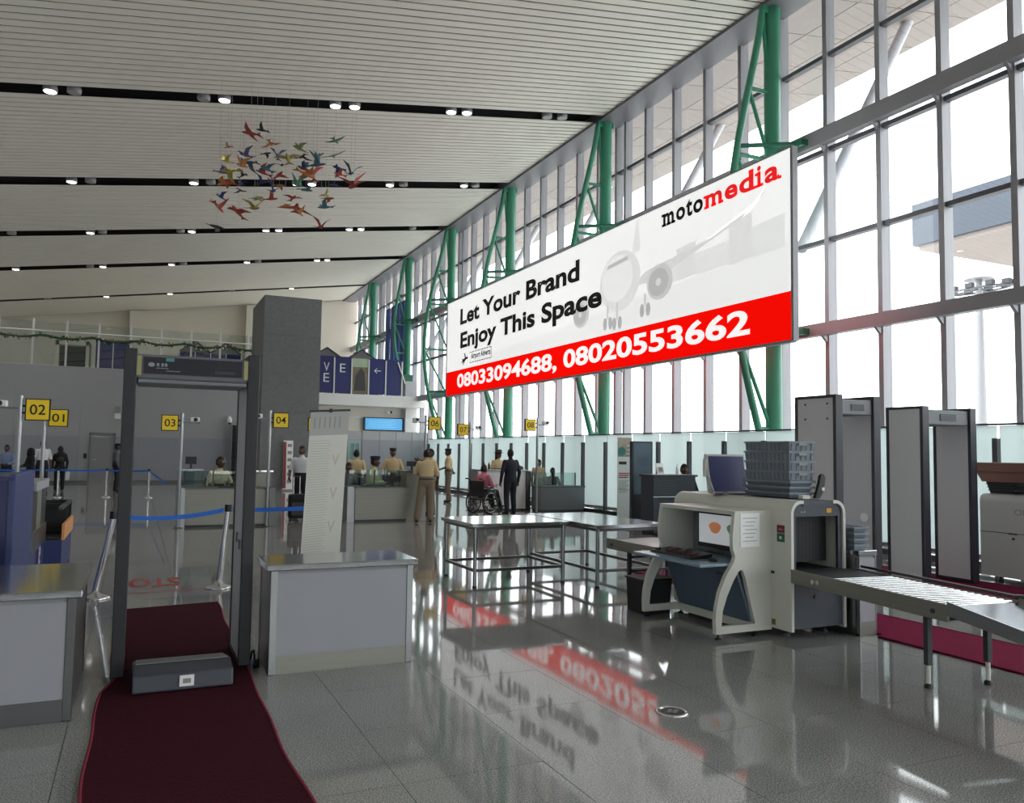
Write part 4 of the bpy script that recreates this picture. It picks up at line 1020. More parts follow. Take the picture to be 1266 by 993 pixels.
# desk 05/06
d56 = desk('grey steel check-in desk between the roll-up and uniformed officers', 4.5, 5.72, 18.0, 18.75, .79, glass_h=.36)
MB().box(4.33, 4.5, 18.05, 18.72, 0, .79).build('end_cabinet', steel, d56)
MB().box(5.72, 6.2, 18.1, 18.75, .0, 1.12).build('pedestal', desk_m, d56)
MB().box(5.68, 6.24, 18.06, 18.79, 1.12, 1.15).build('pedestal_top', steel_d, d56)
keyboard('black keyboard on the desk near the capped clerk', 4.95, 18.2, .792, .55)
monitor('black monitor lying low on desk beside the officers', 5.45, 18.35, .792, h_=.14, w_=.4)
monitor('black monitor on the raised pedestal under sign 06', 5.95, 18.45, 1.152, h_=.12, w_=.26)
# desk 07 white front and 08
w7 = thing('checkin_desk', 'tall white fronted check-in desk behind the wheelchair', 'desk', (9.2, 20.7, 0))
for k in range(2):
    a = 8.48 + k * .73
    MB().box(a + .006, a + .724, 20.42, 20.45, .05, 1.1).build('front_panel', mat('bright white laminate', S(238, 237, 236), .5), w7)
MB().box(8.48, 9.94, 20.45, 21.0, 0.05, 1.1).build('carcass', greypan, w7)
MB().box(8.45, 9.97, 20.38, 21.03, 1.1, 1.14).build('worktop', steel_h, w7, bevel=.005)
MB().box(8.5, 9.92, 20.44, 20.98, 0, .05).build('plinth', dkgrey, w7)
MB().box(9.94, 10.06, 20.36, 21.0, 0, 1.1).build('corner_pillar', steel_d, w7)
d8 = desk('low dark grey desk with glass screen under sign 08', 10.08, 11.45, 19.75, 20.35, .7, m=mat('dark desk', S(120, 121, 126), .4, metal=.3, var=.06, scale=3), glass_h=.36)
for k, xx in enumerate((8.78, 8.92)):
    tag(MB().lathe([(.03, 0), (.03, .13), (.012, .16), (.012, .19)], (xx, 20.7, 1.14), 12).build('bottle', black), ['dark bottle at the end of the white desk', 'dark bottle next to another on the white desk'][k], 'bottle')
keyboard('black keyboard on the white topped desk 07', 9.15, 20.62, 1.14, .34)
tag(MB().lathe([(.1, 0), (.12, .05), (.08, .1), (.02, .12)], (9.78, 20.6, 1.14), 14, Matrix.Diagonal((1.4, 1, 1))).build('black_bag', black), 'lumpy black bag on the white desk beside the suit', 'bag')

# blue check-in desk near left
bd = thing('baggage_desk', 'navy blue check-in desk with steel baggage well', 'desk', (-1.6, 11, 0))
pf = arc(8.75, 1.27, .08, 180, 90) + [(10.15, 1.35), (10.15, 0), (8.67, 0)]
MB().prism(pf, YZ, -1.06, -1.0).build('blue_side', navy, bd, bevel=.01)
MB().prism(pf, YZ, -2.4, -2.34).build('blue_side', navy, bd, bevel=.01)
MB().box(-2.34, -1.06, 8.7, 8.76, 0, 1.3).build('blue_end', navyd, bd)
MB().box(-2.34, -1.06, 8.76, 10.15, 1.29, 1.33).build('blue_top', navyd, bd)
MB().box(-2.3, -1.02, 10.16, 11.75, .02, .45).build('base', navy, bd)
MB().box(-1.05, -1.0, 10.16, 11.75, .42, .66).build('steel_apron', steel, bd)
for k in range(3):
    MB().box(-1.04, -1.015, 10.2 + k * .52, 10.68 + k * .52, .66, 1.1).build('screen_panel', [steel_d, desk_m, steel_d][k], bd)
MB().box(-2.3, -.99, 10.4, 11.75, 1.1, 1.21).build('white_top', whitepan, bd, bevel=.01)
MB().box(-2.3, -.82, 11.75, 13.4, .02, .42).build('base', navy, bd)
for k in range(2): MB().box(-.83, -.80, 11.8 + k * .8, 12.58 + k * .8, .42, .62).build('orange_panel', orange, bd)
MB().box(-2.3, -.84, 11.76, 13.4, .42, .45).build('baggage_belt', rubber, bd)
for k in range(2):
    ya = 12.55 + k * .8
    MB().box(-2.2, -.83, ya, ya + .05, .45, .84).build('baggage_bay', rubber, bd)
    MB().box(-.88, -.83, ya - .7, ya, .80, .84).build('bay_rail', steel_d, bd)
MB().box(-1.0, -.993, 11.0, 11.12, .1, .42).build('strip_sticker', mat('lilac sticker', S(196, 180, 200), .5), bd)
for k in range(2): MB().lathe([(.03, 0), (.03, .003)], (-.993, 11.06, .2 + k * .1), 10, Matrix.Rotation(R(90), 3, 'Y')).build('sticker_dot', brown, bd)

# ================================================================== ROLL-UPS, KIOSK, DARK COUNTER
ru = thing('rollup_stand', 'pale roll-up stand with fine print tilted behind the counter', 'roll-up', (1.9, 9.2, 0))
def q4(u, v, d_): # u 0..1 across, v height, leaning sideways
    return (1.68 + .045 * v + u * .45, 9.2 + .012 * v - d_ + .05 * u, .05 + v + .03 * u)
MB().prism([(0, 0), (1, 0), (1, 2.0), (0, 2.0)], q4, 0, .006).build('sheet', paper, ru)
hd_ = MB().prism([(0.0, 1.72), (1, 1.72), (1, 2.0), (0, 2.0)], q4, .006, .008).build('heading_band', mat('grey heading', S(176, 176, 172), .8), ru)
for k in range(56):
    MB().prism([(.04, 1.66 - k * .029), (.52 + .10 * ((k * 7) % 5) / 5, 1.66 - k * .029), (.52 + .10 * ((k * 7) % 5) / 5, 1.655 - k * .029), (.04, 1.655 - k * .029)], q4, .006, .0075).build('print_line', mat('faint print', S(178, 175, 166), .8), ru)
for k in range(6): MB().prism([(.1 + k * .13, 1.80), (.13 + k * .13, 1.80), (.13 + k * .13, 1.93), (.1 + k * .13, 1.93)], q4, .008, .0095).build('heading_stroke', paperink, ru)
for k in range(4): MB().prism([(.66, 1.5 - k * .38), (.72, 1.42 - k * .38), (.78, 1.5 - k * .38), (.82, 1.5 - k * .38), (.72, 1.36 - k * .38), (.62, 1.5 - k * .38)], q4, .006, .0075).build('tick_print', mat('pale print', S(200, 190, 184), .8), ru)
MB().tube(q4(-.02, 2.0, .0), q4(1.02, 2.0, 0), .014, n=8).build('top_bar', dkgrey, ru)
MB().tube(q4(.5, .04, -.03), q4(.5, 2.0, -.012), .012, n=8).build('support_pole', dkgrey, ru)
MB().lathe([(.02, 0), (.025, .012), (.02, .024)], Vector(q4(.5, 2.0, .02)), 10, Matrix.Rotation(R(90), 3, 'X')).build('pole_clip', black, ru)
MB().box(1.6, 2.2, 9.12, 9.34, 0, .06).build('base_cassette', alu, ru, bevel=.01)
r2_ = thing('rollup_stand', 'white pull-up stand with teal picture beside the tall screen', 'roll-up', (10.92, 16.9, 0))
MB().box(10.72, 11.14, 16.9, 16.91, .06, 2.04).build('sheet', white, r2_)
MB().box(10.725, 11.135, 16.894, 16.9, 1.55, 2.02).build('picture', mat('beige picture', S(176, 164, 150), .6, var=.4, scale=14), r2_)
MB().lathe([(.11, 0), (.11, .004)], (10.84, 16.893, 1.68), 20, Matrix.Rotation(R(90), 3, 'X')).build('teal_disc', mat('teal print', S(70, 132, 126), .6), r2_)
for k in range(3): MB().box(10.98 + .03 * (k % 2), 11.1, 16.888, 16.895, 1.6 + .1 * k, 1.64 + .1 * k).build('picture_figure', paper, r2_)
MB().box(10.76, 10.98, 16.895, 16.9, 1.36, 1.43).build('heading', ink, r2_)
for k in range(3): MB().box(10.76, 11.08 - .03 * k, 16.895, 16.9, 1.13 - .05 * k, 1.155 - .05 * k).build('red_line', redpaint, r2_)
for k in range(9): MB().box(10.76, 11.06 - .04 * (k % 3), 16.895, 16.9, .95 - .035 * k, .96 - .035 * k).build('print_line', paperink, r2_)
MB().box(10.68, 11.18, 16.8, 17.0, 0, .07).build('base_cassette', alu, r2_, bevel=.01)
MB().tube((10.93, 16.95, .07), (10.93, 16.95, 2.04), .012).build('support_pole', dkgrey, r2_)
kk = thing('screen_totem', 'tall black digital screen totem beside the dark counter', 'screen', (10.02, 14.85, 0))
MB().box(9.76, 10.30, 14.8, 14.9, .06, 1.9).build('cabinet', dkgrey, kk, bevel=.012)
MB().box(9.80, 10.26, 14.795, 14.8, .75, 1.86).build('screen', skyscr, kk)
MB().box(9.88, 10.16, 14.792, 14.795, 1.5, 1.508).build('screen_line', dkgrey, kk)
MB().box(9.72, 10.34, 14.65, 15.05, 0, .06).build('foot', black, kk, bevel=.01)
dc = thing('reception_counter', 'dark charcoal counter with thin steel strips and agent behind', 'counter', (10.0, 13.7, 0))
MB().box(9.42, 10.45, 13.5, 13.95, .06, 1.17).build('carcass', anthr, dc)
MB().box(9.39, 10.48, 13.46, 13.98, 1.17, 1.21).build('worktop', dkgrey, dc, bevel=.005)
MB().box(9.44, 10.43, 13.52, 13.93, 0, .06).build('plinth', black, dc)
for k in range(6): MB().box(9.5, 9.95, 13.49, 13.5, 1.08 - k * .05, 1.088 - k * .05).build('strip', steel_d, dc)
MB().box(9.40, 9.95, 13.47, 13.5, .76, .775).build('steel_strip', chrome, dc)
a_ = thing('desk_sign', 'small white tilted notice standing on the dark counter', 'notice', (9.7, 13.7, 1.21))
MB().prism([(13.65, 1.21), (13.66, 1.21), (13.74, 1.44), (13.73, 1.44)], YZ, 9.62, 9.80).build('board', white, a_)
MB().prism([(13.644, 1.27), (13.648, 1.27), (13.68, 1.36), (13.676, 1.36)], YZ, 9.66, 9.76).build('print', paperink, a_)
tag(MB().lathe([(.03, 0), (.03, .12), (.01, .16), (.01, .22)], (10.14, 13.7, 1.21), 12).build('bottle', white), 'clear white bottle on the dark counter', 'bottle')

# poster board at the pillar foot
pb = thing('poster_stand', 'narrow red and white poster leaning at the pillar foot', 'poster', (5.37, 32.3, 0))
MB().prism([(32.2, .06), (32.22, .06), (32.34, 1.95), (32.32, 1.95)], YZ, 5.18, 5.55).build('board', white, pb)
MB().prism([(32.19, .1), (32.2, .1), (32.31, 1.9), (32.3, 1.9)], YZ, 5.18, 5.29).build('red_stripe', mat('dull red', S(140, 60, 66), .6), pb)
for k in range(6): MB().prism([(32.2 + k * .02, .3 + k * .28), (32.21 + k * .02, .3 + k * .28), (32.22 + k * .02, .42 + k * .28), (32.21 + k * .02, .42 + k * .28)], YZ, 5.34, 5.5).build('print_block', paperink, pb)
MB().box(5.1, 5.62, 32.1, 32.4, 0, .06).build('base', alu, pb)
MB().box(5.35, 5.39, 32.33, 32.37, .06, 1.6).build('prop', dkgrey, pb)

# wall fittings
wlp = thing('wall_light', 'white twin box light on the grey end wall', 'wall light', (-.84, 39.9, 2.85))
MB().box(-.97, -.72, 39.8, 39.97, 2.85, 3.1).build('lamp_box', white, wlp, bevel=.02)
MB().box(-.94, -.75, 39.82, 39.97, 3.12, 3.4).build('cover', greypan, wlp, bevel=.02)
cd_ = thing('dome_camera', 'white dome security camera on the end wall', 'camera', (3.88, 39.8, 2.7))
MB().box(3.82, 3.94, 39.75, 39.97, 3.05, 3.12).build('wall_arm', white, cd_)
MB().lathe([(.05, 0), (.1, .06), (.11, .2), (.05, .28), (.03, .3)], (3.88, 39.75, 2.78), 16).build('dome', white, cd_)
MB().lathe([(.01, -.08), (.07, -.05), (.085, 0)], (3.88, 39.75, 2.8), 16).build('lens', black, cd_)
tag(MB().box(-2.12, -2.0, 39.93, 39.965, 1.08, 1.3).build('wall_switch', black), 'small black switch box beside the grey door', 'switch')
sh_ = thing('dark_shelf', 'tall dark louvred shelf unit against the end wall', 'shelf', (4.25, 39.7, 0))
MB().box(4.0, 4.6, 39.88, 39.92, 0, 2.7).build('back', dkgrey, sh_)
for k in range(9): MB().box(4.0, 4.6, 39.6, 39.9, .1 + k * .31, .14 + k * .31).build('shelf', mat('dark bronze', S(74, 66, 60), .5), sh_)
for xx in (3.97, 4.6): MB().box(xx, xx + .03, 39.58, 39.92, 0, 2.72).build('side', alu, sh_)
bs = thing('display_screen', 'wide light blue information screen above the cabin', 'screen', (11.3, 39.8, 2.6))
MB().box(10.25, 12.32, 39.72, 39.84, 2.6, 3.28).build('bezel', dkgrey, bs)
MB().box(10.33, 12.25, 39.715, 39.72, 2.66, 3.23).build('panel', screen_b, bs)
for k in range(5): MB().box(10.5, 11.9 - .2 * (k % 2), 39.711, 39.716, 2.78 + k * .08, 2.795 + k * .08).build('text_row', mat('screen text', S(150, 205, 236), .4, emit=.5), bs)
for k in range(2): MB().box(10.8 + k, 10.9 + k, 39.75, 39.9, 2.8, 3.0).build('mount', dkgrey, bs)
c2_ = thing('dome_camera', 'small bullet camera above the blue screen', 'camera', (11.5, 39.75, 3.5))
MB().box(11.45, 11.6, 39.7, 39.9, 3.5, 3.58).build('mount', white, c2_); MB().lathe([(.05, 0), (.05, .12)], (11.65, 39.72, 3.5), 12).build('lens', black, c2_)
# grey cabin by the fence
cabn = thing('partition_cabin', 'low grey partition cabin under the blue screen', 'cabin', (9.9, 34.5, 0))
for k in range(4):
    a = 8.62 + k * .72
    MB().box(a + .008, a + .712, 33.5, 33.54, .02, 2.05).build('panel', walldark, cabn)
    MB().box(a + .008, a + .712, 33.5, 33.54, 2.06, 2.42).build('panel', mat('pale partition', S(176, 178, 180), .4), cabn)
MB().box(7.95, 8.6, 33.5, 33.54, 2.06, 2.42).build('lintel', MATS['pale partition'], cabn)
dr_ = MB().box(8.0, 8.55, 33.5, 33.54, .02, 2.04).build('door', mat('pale green door', S(160, 182, 180), .3), cabn)
MB().box(8.1, 8.25, 33.49, 33.5, .3, 1.9).box(8.32, 8.47, 33.49, 33.5, .3, 1.9).build('door_glass', cglass, dr_)
for xx in (7.95, 8.6, 11.5): MB().box(xx - .02, xx + .02, 33.48, 33.56, 0, 2.42).build('stud', alu, cabn)
MB().box(7.93, 7.97, 33.56, 35.8, 0, 2.42).box(11.48, 11.52, 33.56, 35.8, 0, 2.42).box(7.93, 11.52, 35.8, 35.84, 0, 2.42).build('side_wall', walldark, cabn)

# ================================================================== MEZZANINE
def glass_rail(label, xs, y, z0, z1, post_m, tilt=0):
    t = thing('glass_balustrade', label, 'balustrade', ((xs[0] + xs[-1]) / 2, y, z0))
    for x in xs: MB().box(x - .04, x + .04, y - .04, y + .04, z0, z1).build('post', post_m, t)
    for a, b in zip(xs[:-1], xs[1:]): MB().box(a + .05, b - .05, y - .008, y + .008, z0 + .05, z1 - .12).build('glass_panel', bglass, t)
    MB().tube((xs[0], y - .06, z0 + 1.5), (xs[-1], y - .06, z0 + 1.5), .03, n=8).build('handrail', whitep, t)
    return t
glass_rail('tall glass balustrade with white posts on the end mezzanine', [-5.55 + 1.275 * k for k in range(8)] + [4.65, 5.9], 40.15, 5.1, 7.12, whitep)
ga = MB(); gl = [mat('garland green', S(52, 84, 58), .8, var=.3, scale=9), mat('garland red', S(140, 36, 46), .7), mat('garland white', S(214, 208, 200), .7)]
gt = thing('garland', 'festive green garland with red and white bits along the balustrade', 'garland', (-.5, 40.05, 6.1))
pts = [(-5.8 + .2 * k, 40.02, 6.42 - .13 * abs(math.sin(k * .33))) for k in range(56)]
MB().path(pts, .05, 6).build('rope', gl[0], gt)
for mi_, nm in ((0, 'leaves'), (1, 'red_bits'), (2, 'white_bits')):
    mb = MB()
    for k in range(150 if mi_ == 0 else 60):
        p = Vector(random.choice(pts)) + Vector((random.uniform(-.1, .1), random.uniform(-.08, .02), random.uniform(-.12, .1))); s_ = random.uniform(.025, .06)
        q_ = Vector((random.uniform(-1, 1), random.uniform(-1, 1), random.uniform(-1, 1))).normalized() * s_ * 1.4
        mb.add([p + q_, p - q_, p + Vector((0, 0, s_)), p + Vector((s_, s_ * .5, -s_))], [(0, 1, 2), (0, 3, 1), (1, 3, 2), (0, 2, 3)])
    tag(mb.build(nm, gl[mi_], gt), kind='stuff')
def booth(label, x0, x1, y, z0, z1, m, cat='booth', roof=False):
    t = thing('display_booth', label, cat, ((x0 + x1) / 2, y + .8, z0))
    n = max(1, round((x1 - x0) / .75))
    for k in range(n):
        a = x0 + (x1 - x0) * k / n; b = x0 + (x1 - x0) * (k + 1) / n
        MB().box(a + .02, b - .02, y, y + .06, z0, z1).build('panel', m, t)
    for k in range(n + 1):
        a = x0 + (x1 - x0) * k / n; MB().box(a - .02, a + .02, y - .01, y + .07, z0, z1 + .05).build('post', whitep, t)
    MB().box(x0, x0 + .05, y + .06, y + 1.6, z0, z1).box(x1 - .05, x1, y + .06, y + 1.6, z0, z1).build('side', m, t)
    if roof:
        for k in range(2):
            a = x0 + (x1 - x0) * k / 2; b = x0 + (x1 - x0) * (k + 1) / 2; c = (a + b) / 2
            rf = MB().prism([(a, z1 + .05), (b, z1 + .05), (c, z1 + .62)], XZ, y + .1, y + 1.6).build('gable_roof', mat('dim roof sheet', S(120, 120, 122), .6, var=.1, scale=5), t)
            MB().tube((a, y + .08, z1 + .06), (c, y + .08, z1 + .63), .03, n=6).tube((c, y + .08, z1 + .63), (b, y + .08, z1 + .06), .03, n=6).build('gable_frame', dkgrey, rf)
    return t
booth('navy display booth beside the dark mezzanine doorway', -1.95, -.45, 42.0, 5.05, 6.6, navyd)
booth('navy gabled booth behind the right mezzanine posts', 1.7, 4.6, 42.6, 5.05, 6.3, navyd, roof=True)
dw = thing('mezzanine_kiosk', 'pale mezzanine kiosk with a dark square opening', 'kiosk', (-2.9, 43, 5.05))
MB().box(-3.6, -3.45, 42.3, 43.8, 5.05, 6.5).box(-2.35, -2.2, 42.3, 43.8, 5.05, 6.5).box(-3.6, -2.2, 42.3, 43.8, 6.3, 6.5).build('frame', beige, dw)
MB().box(-3.45, -2.35, 42.9, 43.0, 5.05, 6.3).build('opening', black, dw)
hangb = thing('wall_speaker', 'small dark box speaker on the left wall', 'speaker', (-7.1, 44, 6.9))
MB().box(-7.3, -7.05, 43.8, 44.2, 6.9, 7.5).build('case', dkgrey, hangb, bevel=.02); MB().box(-7.05, -7.03, 43.85, 44.15, 6.95, 7.45).build('grille', black, hangb)
# bridge: blue glass panels with letters
br = thing('bridge_balustrade', 'navy glass bridge panels with white letters and an arrow', 'balustrade', (9.8, 38.6, 4.33))
PX = [7.25, 7.68, 8.46, 9.31, 10.15, 11.01, 11.84]
pic = mat('landscape picture', S(120, 110, 86), .4, var=.6, scale=2.2)
for k, (a, b) in enumerate(zip(PX[:-1], PX[1:])):
    p = MB().box(a + .03, b - .03, 38.62, 38.65, 4.36, 6.12).build('panel', pic if k == 3 else navyd, br)
    for txt, zz in ({1: (('V', 5.38), ('E', 4.86)), 2: (('E', 5.36),)}.get(k, ())):
        text_mb(txt, lambda u, v, d_: (a + .27 + u, 38.62 - d_, zz + v), w=.27, h=.42, depth=.004).build('letter', whitep, p)
    if k == 4:
        MB().box(a + .28, a + .6, 38.614, 38.618, 5.5, 5.54).build('arrow', whitep, p)
        for s_ in (-1, 1): MB().prism([(a + .26, 5.52), (a + .40, 5.52 + s_ * .13), (a + .44, 5.52 + s_ * .13), (a + .31, 5.52)], XZ, 38.612, 38.617).build('arrow', whitep, p)
    if k == 3:
        MB().box(a + .05, b - .05, 38.612, 38.618, 5.66, 6.08).build('picture_sky', mat('pale picture sky', S(170, 186, 160), .5, var=.2, scale=3), p)
        MB().prism([(a + .12, 4.5), (b - .15, 4.5), (b - .2, 5.4), (a + .45, 5.62), (a + .2, 5.2)], XZ, 38.608, 38.614).build('picture_rider', mat('dark picture figure', S(62, 60, 60), .5, var=.5, scale=5), p)
for x in PX: MB().box(x - .03, x + .03, 38.58, 38.66, 4.33, 6.05).build('post', whitep, br)
MB().tube((11.6, 38.57, 6.0), (12.0, 38.57, 4.95), .035, n=8).build('sloping_bar', whitep, br)
kz = booth('navy gabled kiosk standing on the bridge behind the letters', 7.4, 10.9, 39.4, 4.33, 6.0, navyd, 'kiosk', True)
for k in range(5):
    o = tag(MB().box(12.55, 12.62, 39.95 + k * .9, 40.6 + k * .9, 4.34, 9.6 + .0 * k).build('blue_drape', mat('blue drape', S(34, 66, 140), .6, var=.1, scale=4)), 'tall blue vertical board %s' % ['right beside the bright green truss', 'second along from the bright green truss', 'in the middle of the bridge windows', 'second along from the dark green truss', 'right beside the dark green truss'][k], 'board', 'blue boards at the bridge windows')

# ================================================================== PEOPLE
def capsule(mb, p, q, r1, r2, n=12):
    p, q = Vector(p), Vector(q); d = q - p; L = max(d.length, 1e-4); d = d / L
    a = d.orthogonal().normalized(); b = d.cross(a); V = []; prof = []
    for i in range(5): t = -math.pi / 2 + i * math.pi / 8; prof.append((r1 * math.cos(t) + .0005, r1 * math.sin(t)))
    for i in range(5): t = i * math.pi / 8; prof.append((r2 * math.cos(t) + .0005, L + r2 * math.sin(t)))
    for rr, h in prof: V += [p + d * h + (a * math.cos(2 * math.pi * k / n) + b * math.sin(2 * math.pi * k / n)) * rr for k in range(n)]
    m = len(prof)
    Fc = [(i * n + k, i * n + (k + 1) % n, (i + 1) * n + (k + 1) % n, (i + 1) * n + k) for i in range(m - 1) for k in range(n)]
    mb.add(V, Fc + [tuple(range(n - 1, -1, -1)), tuple(range((m - 1) * n, m * n))], True)
def loft(mb, secs, n=16):
    V = []
    for (c, rx, ry) in secs: V += [(c[0] + rx * math.cos(2 * math.pi * k / n), c[1] + ry * math.sin(2 * math.pi * k / n), c[2]) for k in range(n)]
    m = len(secs)
    Fc = [(i * n + k, i * n + (k + 1) % n, (i + 1) * n + (k + 1) % n, (i + 1) * n + k) for i in range(m - 1) for k in range(n)]
    mb.add(V, Fc + [tuple(range(n - 1, -1, -1)), tuple(range((m - 1) * n, m * n))], True)
STAND = dict(pelvis=(0, 0, .93), neck=(0, 0, 1.455), head=(0, .025, 1.60), shL=(-.172, 0, 1.385), shR=(.172, 0, 1.385), elL=(-.25, -.03, 1.12), elR=(.25, -.03, 1.12),
             wrL=(-.24, .06, .88), wrR=(.24, .06, .88), hipL=(-.09, 0, .90), hipR=(.09, 0, .90), knL=(-.105, .02, .49), knR=(.105, .02, .49), anL=(-.11, -.02, .085), anR=(.11, -.02, .085), toL=(-.13, .13, .04), toR=(.13, .13, .04))
SITJ = dict(pelvis=(0, 0, .52), neck=(0, .04, 1.05), head=(0, .08, 1.19), shL=(-.172, .03, .975), shR=(.172, .03, .975), elL=(-.25, .10, .74), elR=(.25, .10, .74), wrL=(-.16, .34, .74), wrR=(.16, .34, .74),
            hipL=(-.09, .02, .50), hipR=(.09, .02, .50), knL=(-.12, .44, .52), knR=(.12, .44, .52), anL=(-.12, .40, .09), anR=(.12, .40, .09), toL=(-.13, .55, .04), toR=(.13, .55, .04))
def cloth(name, c): return mat('cloth ' + name, c, .85, var=.12, scale=22, bump=.1)
def person(label, x, y, face, top, bottom, pose=None, sit=False, H=1.72, sleeves='short', hair='short', sk=skin, build=1., z=0., extra=None, shoe=shoe_m, head_turn=0, leg=1.):
    t = thing('person', label, 'person', (x, y, z), R(face))
    J = dict(SITJ if sit else STAND)
    if pose: J.update(pose)
    k_ = H / 1.72
    J = {a: Vector(b) * k_ for a, b in J.items()}
    mb = MB(); SH = []
    def cap(tg, a, b, r1, r2):
        a = Vector(a); b = Vector(b); capsule(mb, a, b, r1 * k_, r2 * k_); SH.append((tg, a, b, r1 * k_, r2 * k_))
    P, Nk = J['pelvis'], J['neck']; W = P.lerp(Nk, .28); Ch = P.lerp(Nk, .68)
    B = build * k_
    loft(mb, [(P + Vector((0, 0, -.10 * k_)), .10 * B, .085 * B), (P + Vector((0, 0, -.04 * k_)), .165 * B, .118 * B), (P, .175 * B, .125 * B), (W, .152 * B, .112 * B), (P.lerp(Nk, .5), .165 * B, .122 * B), (Ch, .185 * B, .125 * B), (P.lerp(Nk, .86), .18 * B, .105 * B), (P.lerp(Nk, .95), .11 * B, .08 * B), (Nk, .062 * k_, .062 * k_)])
    SH.append(('bottom', P + Vector((0, 0, -.12 * k_)), W, .14 * B, .13 * B)); SH.append(('top', W, P.lerp(Nk, .9), .13 * B, .14 * B))
    cap('skin', Nk + Vector((0, 0, -.02)), J['head'] + Vector((0, -.015, -.04)) * k_, .052, .05)
    for s_ in 'LR':
        cap('top', J['sh' + s_], J['el' + s_], .06 * build, .052)
        if sleeves == 'long': cap('top', J['el' + s_], J['wr' + s_], .052, .038)
        else: cap('skin', J['el' + s_], J['wr' + s_], .043, .030)
        cap('bottom', J['hip' + s_], J['kn' + s_], .098 * build, .075 * leg); cap('bottom', J['kn' + s_], J['an' + s_] + Vector((0, 0, .03)), .075 * leg, .066 * leg)
        cap('shoe', J['an' + s_] + Vector((0, -.02, -.035)) * k_, J['to' + s_], .045, .038)
    h = J['head']; Rt = Matrix.Rotation(R(head_turn), 3, 'Z')
    hm = MB(); hm.ell((0, 0, 0), .076 * k_, .094 * k_, .118 * k_, 14, 10); hm.ell((0, .03 * k_, -.06 * k_), .052 * k_, .06 * k_, .055 * k_, 10, 6)
    hm.ell((0, .098 * k_, -.015 * k_), .014 * k_, .02 * k_, .028 * k_, 8, 5)
    for s_ in (-1, 1): hm.ell((s_ * .078 * k_, -.005, -.005), .012 * k_, .024 * k_, .034 * k_, 8, 5)
    mb.add([h + Rt @ Vector(v) for v in hm.v], hm.f, True); SH.append(('skin', h + Vector((0, 0, -.05)), h + Vector((0, 0, .04)), .095 * k_, .09 * k_))
    o = bpy.data.objects.new('tmp', mb.mesh('tmp', [skin])); COL.objects.link(o)
    md = o.modifiers.new('r', 'REMESH'); md.mode = 'VOXEL'; md.voxel_size = .0165 * k_; md.use_smooth_shade = True
    sm = o.modifiers.new('s', 'SMOOTH'); sm.iterations = 4; sm.factor = .5
    dg = bpy.context.evaluated_depsgraph_get(); me = bpy.data.meshes.new_from_object(o.evaluated_get(dg)); bpy.data.objects.remove(o)
    nf = len(me.polygons); C_ = np.zeros(nf * 3); me.polygons.foreach_get('center', C_); C_ = C_.reshape(-1, 3)
    best = np.full(nf, 9e9); idx = np.zeros(nf, int); TG = ['skin', 'top', 'bottom', 'shoe']
    for tg, a, b, ra, rb in SH:
        a = np.array(a); b = np.array(b); d = b - a; tt = np.clip(((C_ - a) @ d) / max(1e-9, d @ d), 0, 1)
        ds = np.linalg.norm(C_ - (a + tt[:, None] * d), axis=1) - (ra + (rb - ra) * tt)
        m_ = ds < best; best[m_] = ds[m_]; idx[m_] = TG.index(tg)
    me.materials.clear()
    for m_ in (sk, top, bottom, shoe): me.materials.append(m_)
    # hands
    hb = MB()
    for s_, sg_ in (('L', -1), ('R', 1)):
        w_ = J['wr' + s_]; d = (w_ - J['el' + s_]).normalized(); sd = Vector((sg_, 0, 0)); sd = (sd - d * sd.dot(d)).normalized(); up = d.cross(sd)
        capsule(hb, w_, w_ + d * .07 * k_, .028 * k_, .034 * k_, 8)
        for f_ in range(4):
            b0 = w_ + d * .085 * k_ + up * (.026 - .0175 * f_) * k_; L_ = (.062, .072, .068, .052)[f_] * k_
            b1 = b0 + (d * .85 - sd * .5) * L_ * .55; b2 = b1 + (d * .45 - sd * .9) * L_ * .5
            hb.path([b0, b1, b2], [.0088 * k_, .0082 * k_, .0066 * k_], 6)
        b0 = w_ + d * .03 * k_ + up * .026 * k_
        hb.path([b0, b0 + (d * .7 + up * .7) * .032 * k_, b0 + (d * 1.2 + up * .75) * .05 * k_], [.011 * k_, .01 * k_, .008 * k_], 6)
    base = len(me.vertices)
    bm = bmesh.new(); bm.from_mesh(me); bm.faces.ensure_lookup_table()
    for i_, f_ in enumerate(bm.faces): f_.material_index = int(idx[i_]); f_.smooth = True
    vs = [bm.verts.new(v) for v in hb.v]
    for f_ in hb.f:
        try: nfc = bm.faces.new([vs[i_] for i_ in f_]); nfc.material_index = 0; nfc.smooth = True
        except ValueError: pass
    bm.to_mesh(me); bm.free()
    ob = bpy.data.objects.new('body', me); COL.objects.link(ob); ob.parent = t; me.name = 'body'
    ROOT[ob.name] = ROOT[t.name]
    def head_part(name, mb2, m_):
        mb2.v = [tuple(h + Rt @ Vector(v)) for v in mb2.v]; return mb2.build(name, m_, t, world=False)
    e_ = MB()
    for s_ in (-1, 1): e_.ell((s_ * .03 * k_, .083 * k_, .012 * k_), .012 * k_, .008 * k_, .007 * k_, 8, 5)
    head_part('eyes', e_, eye_m)
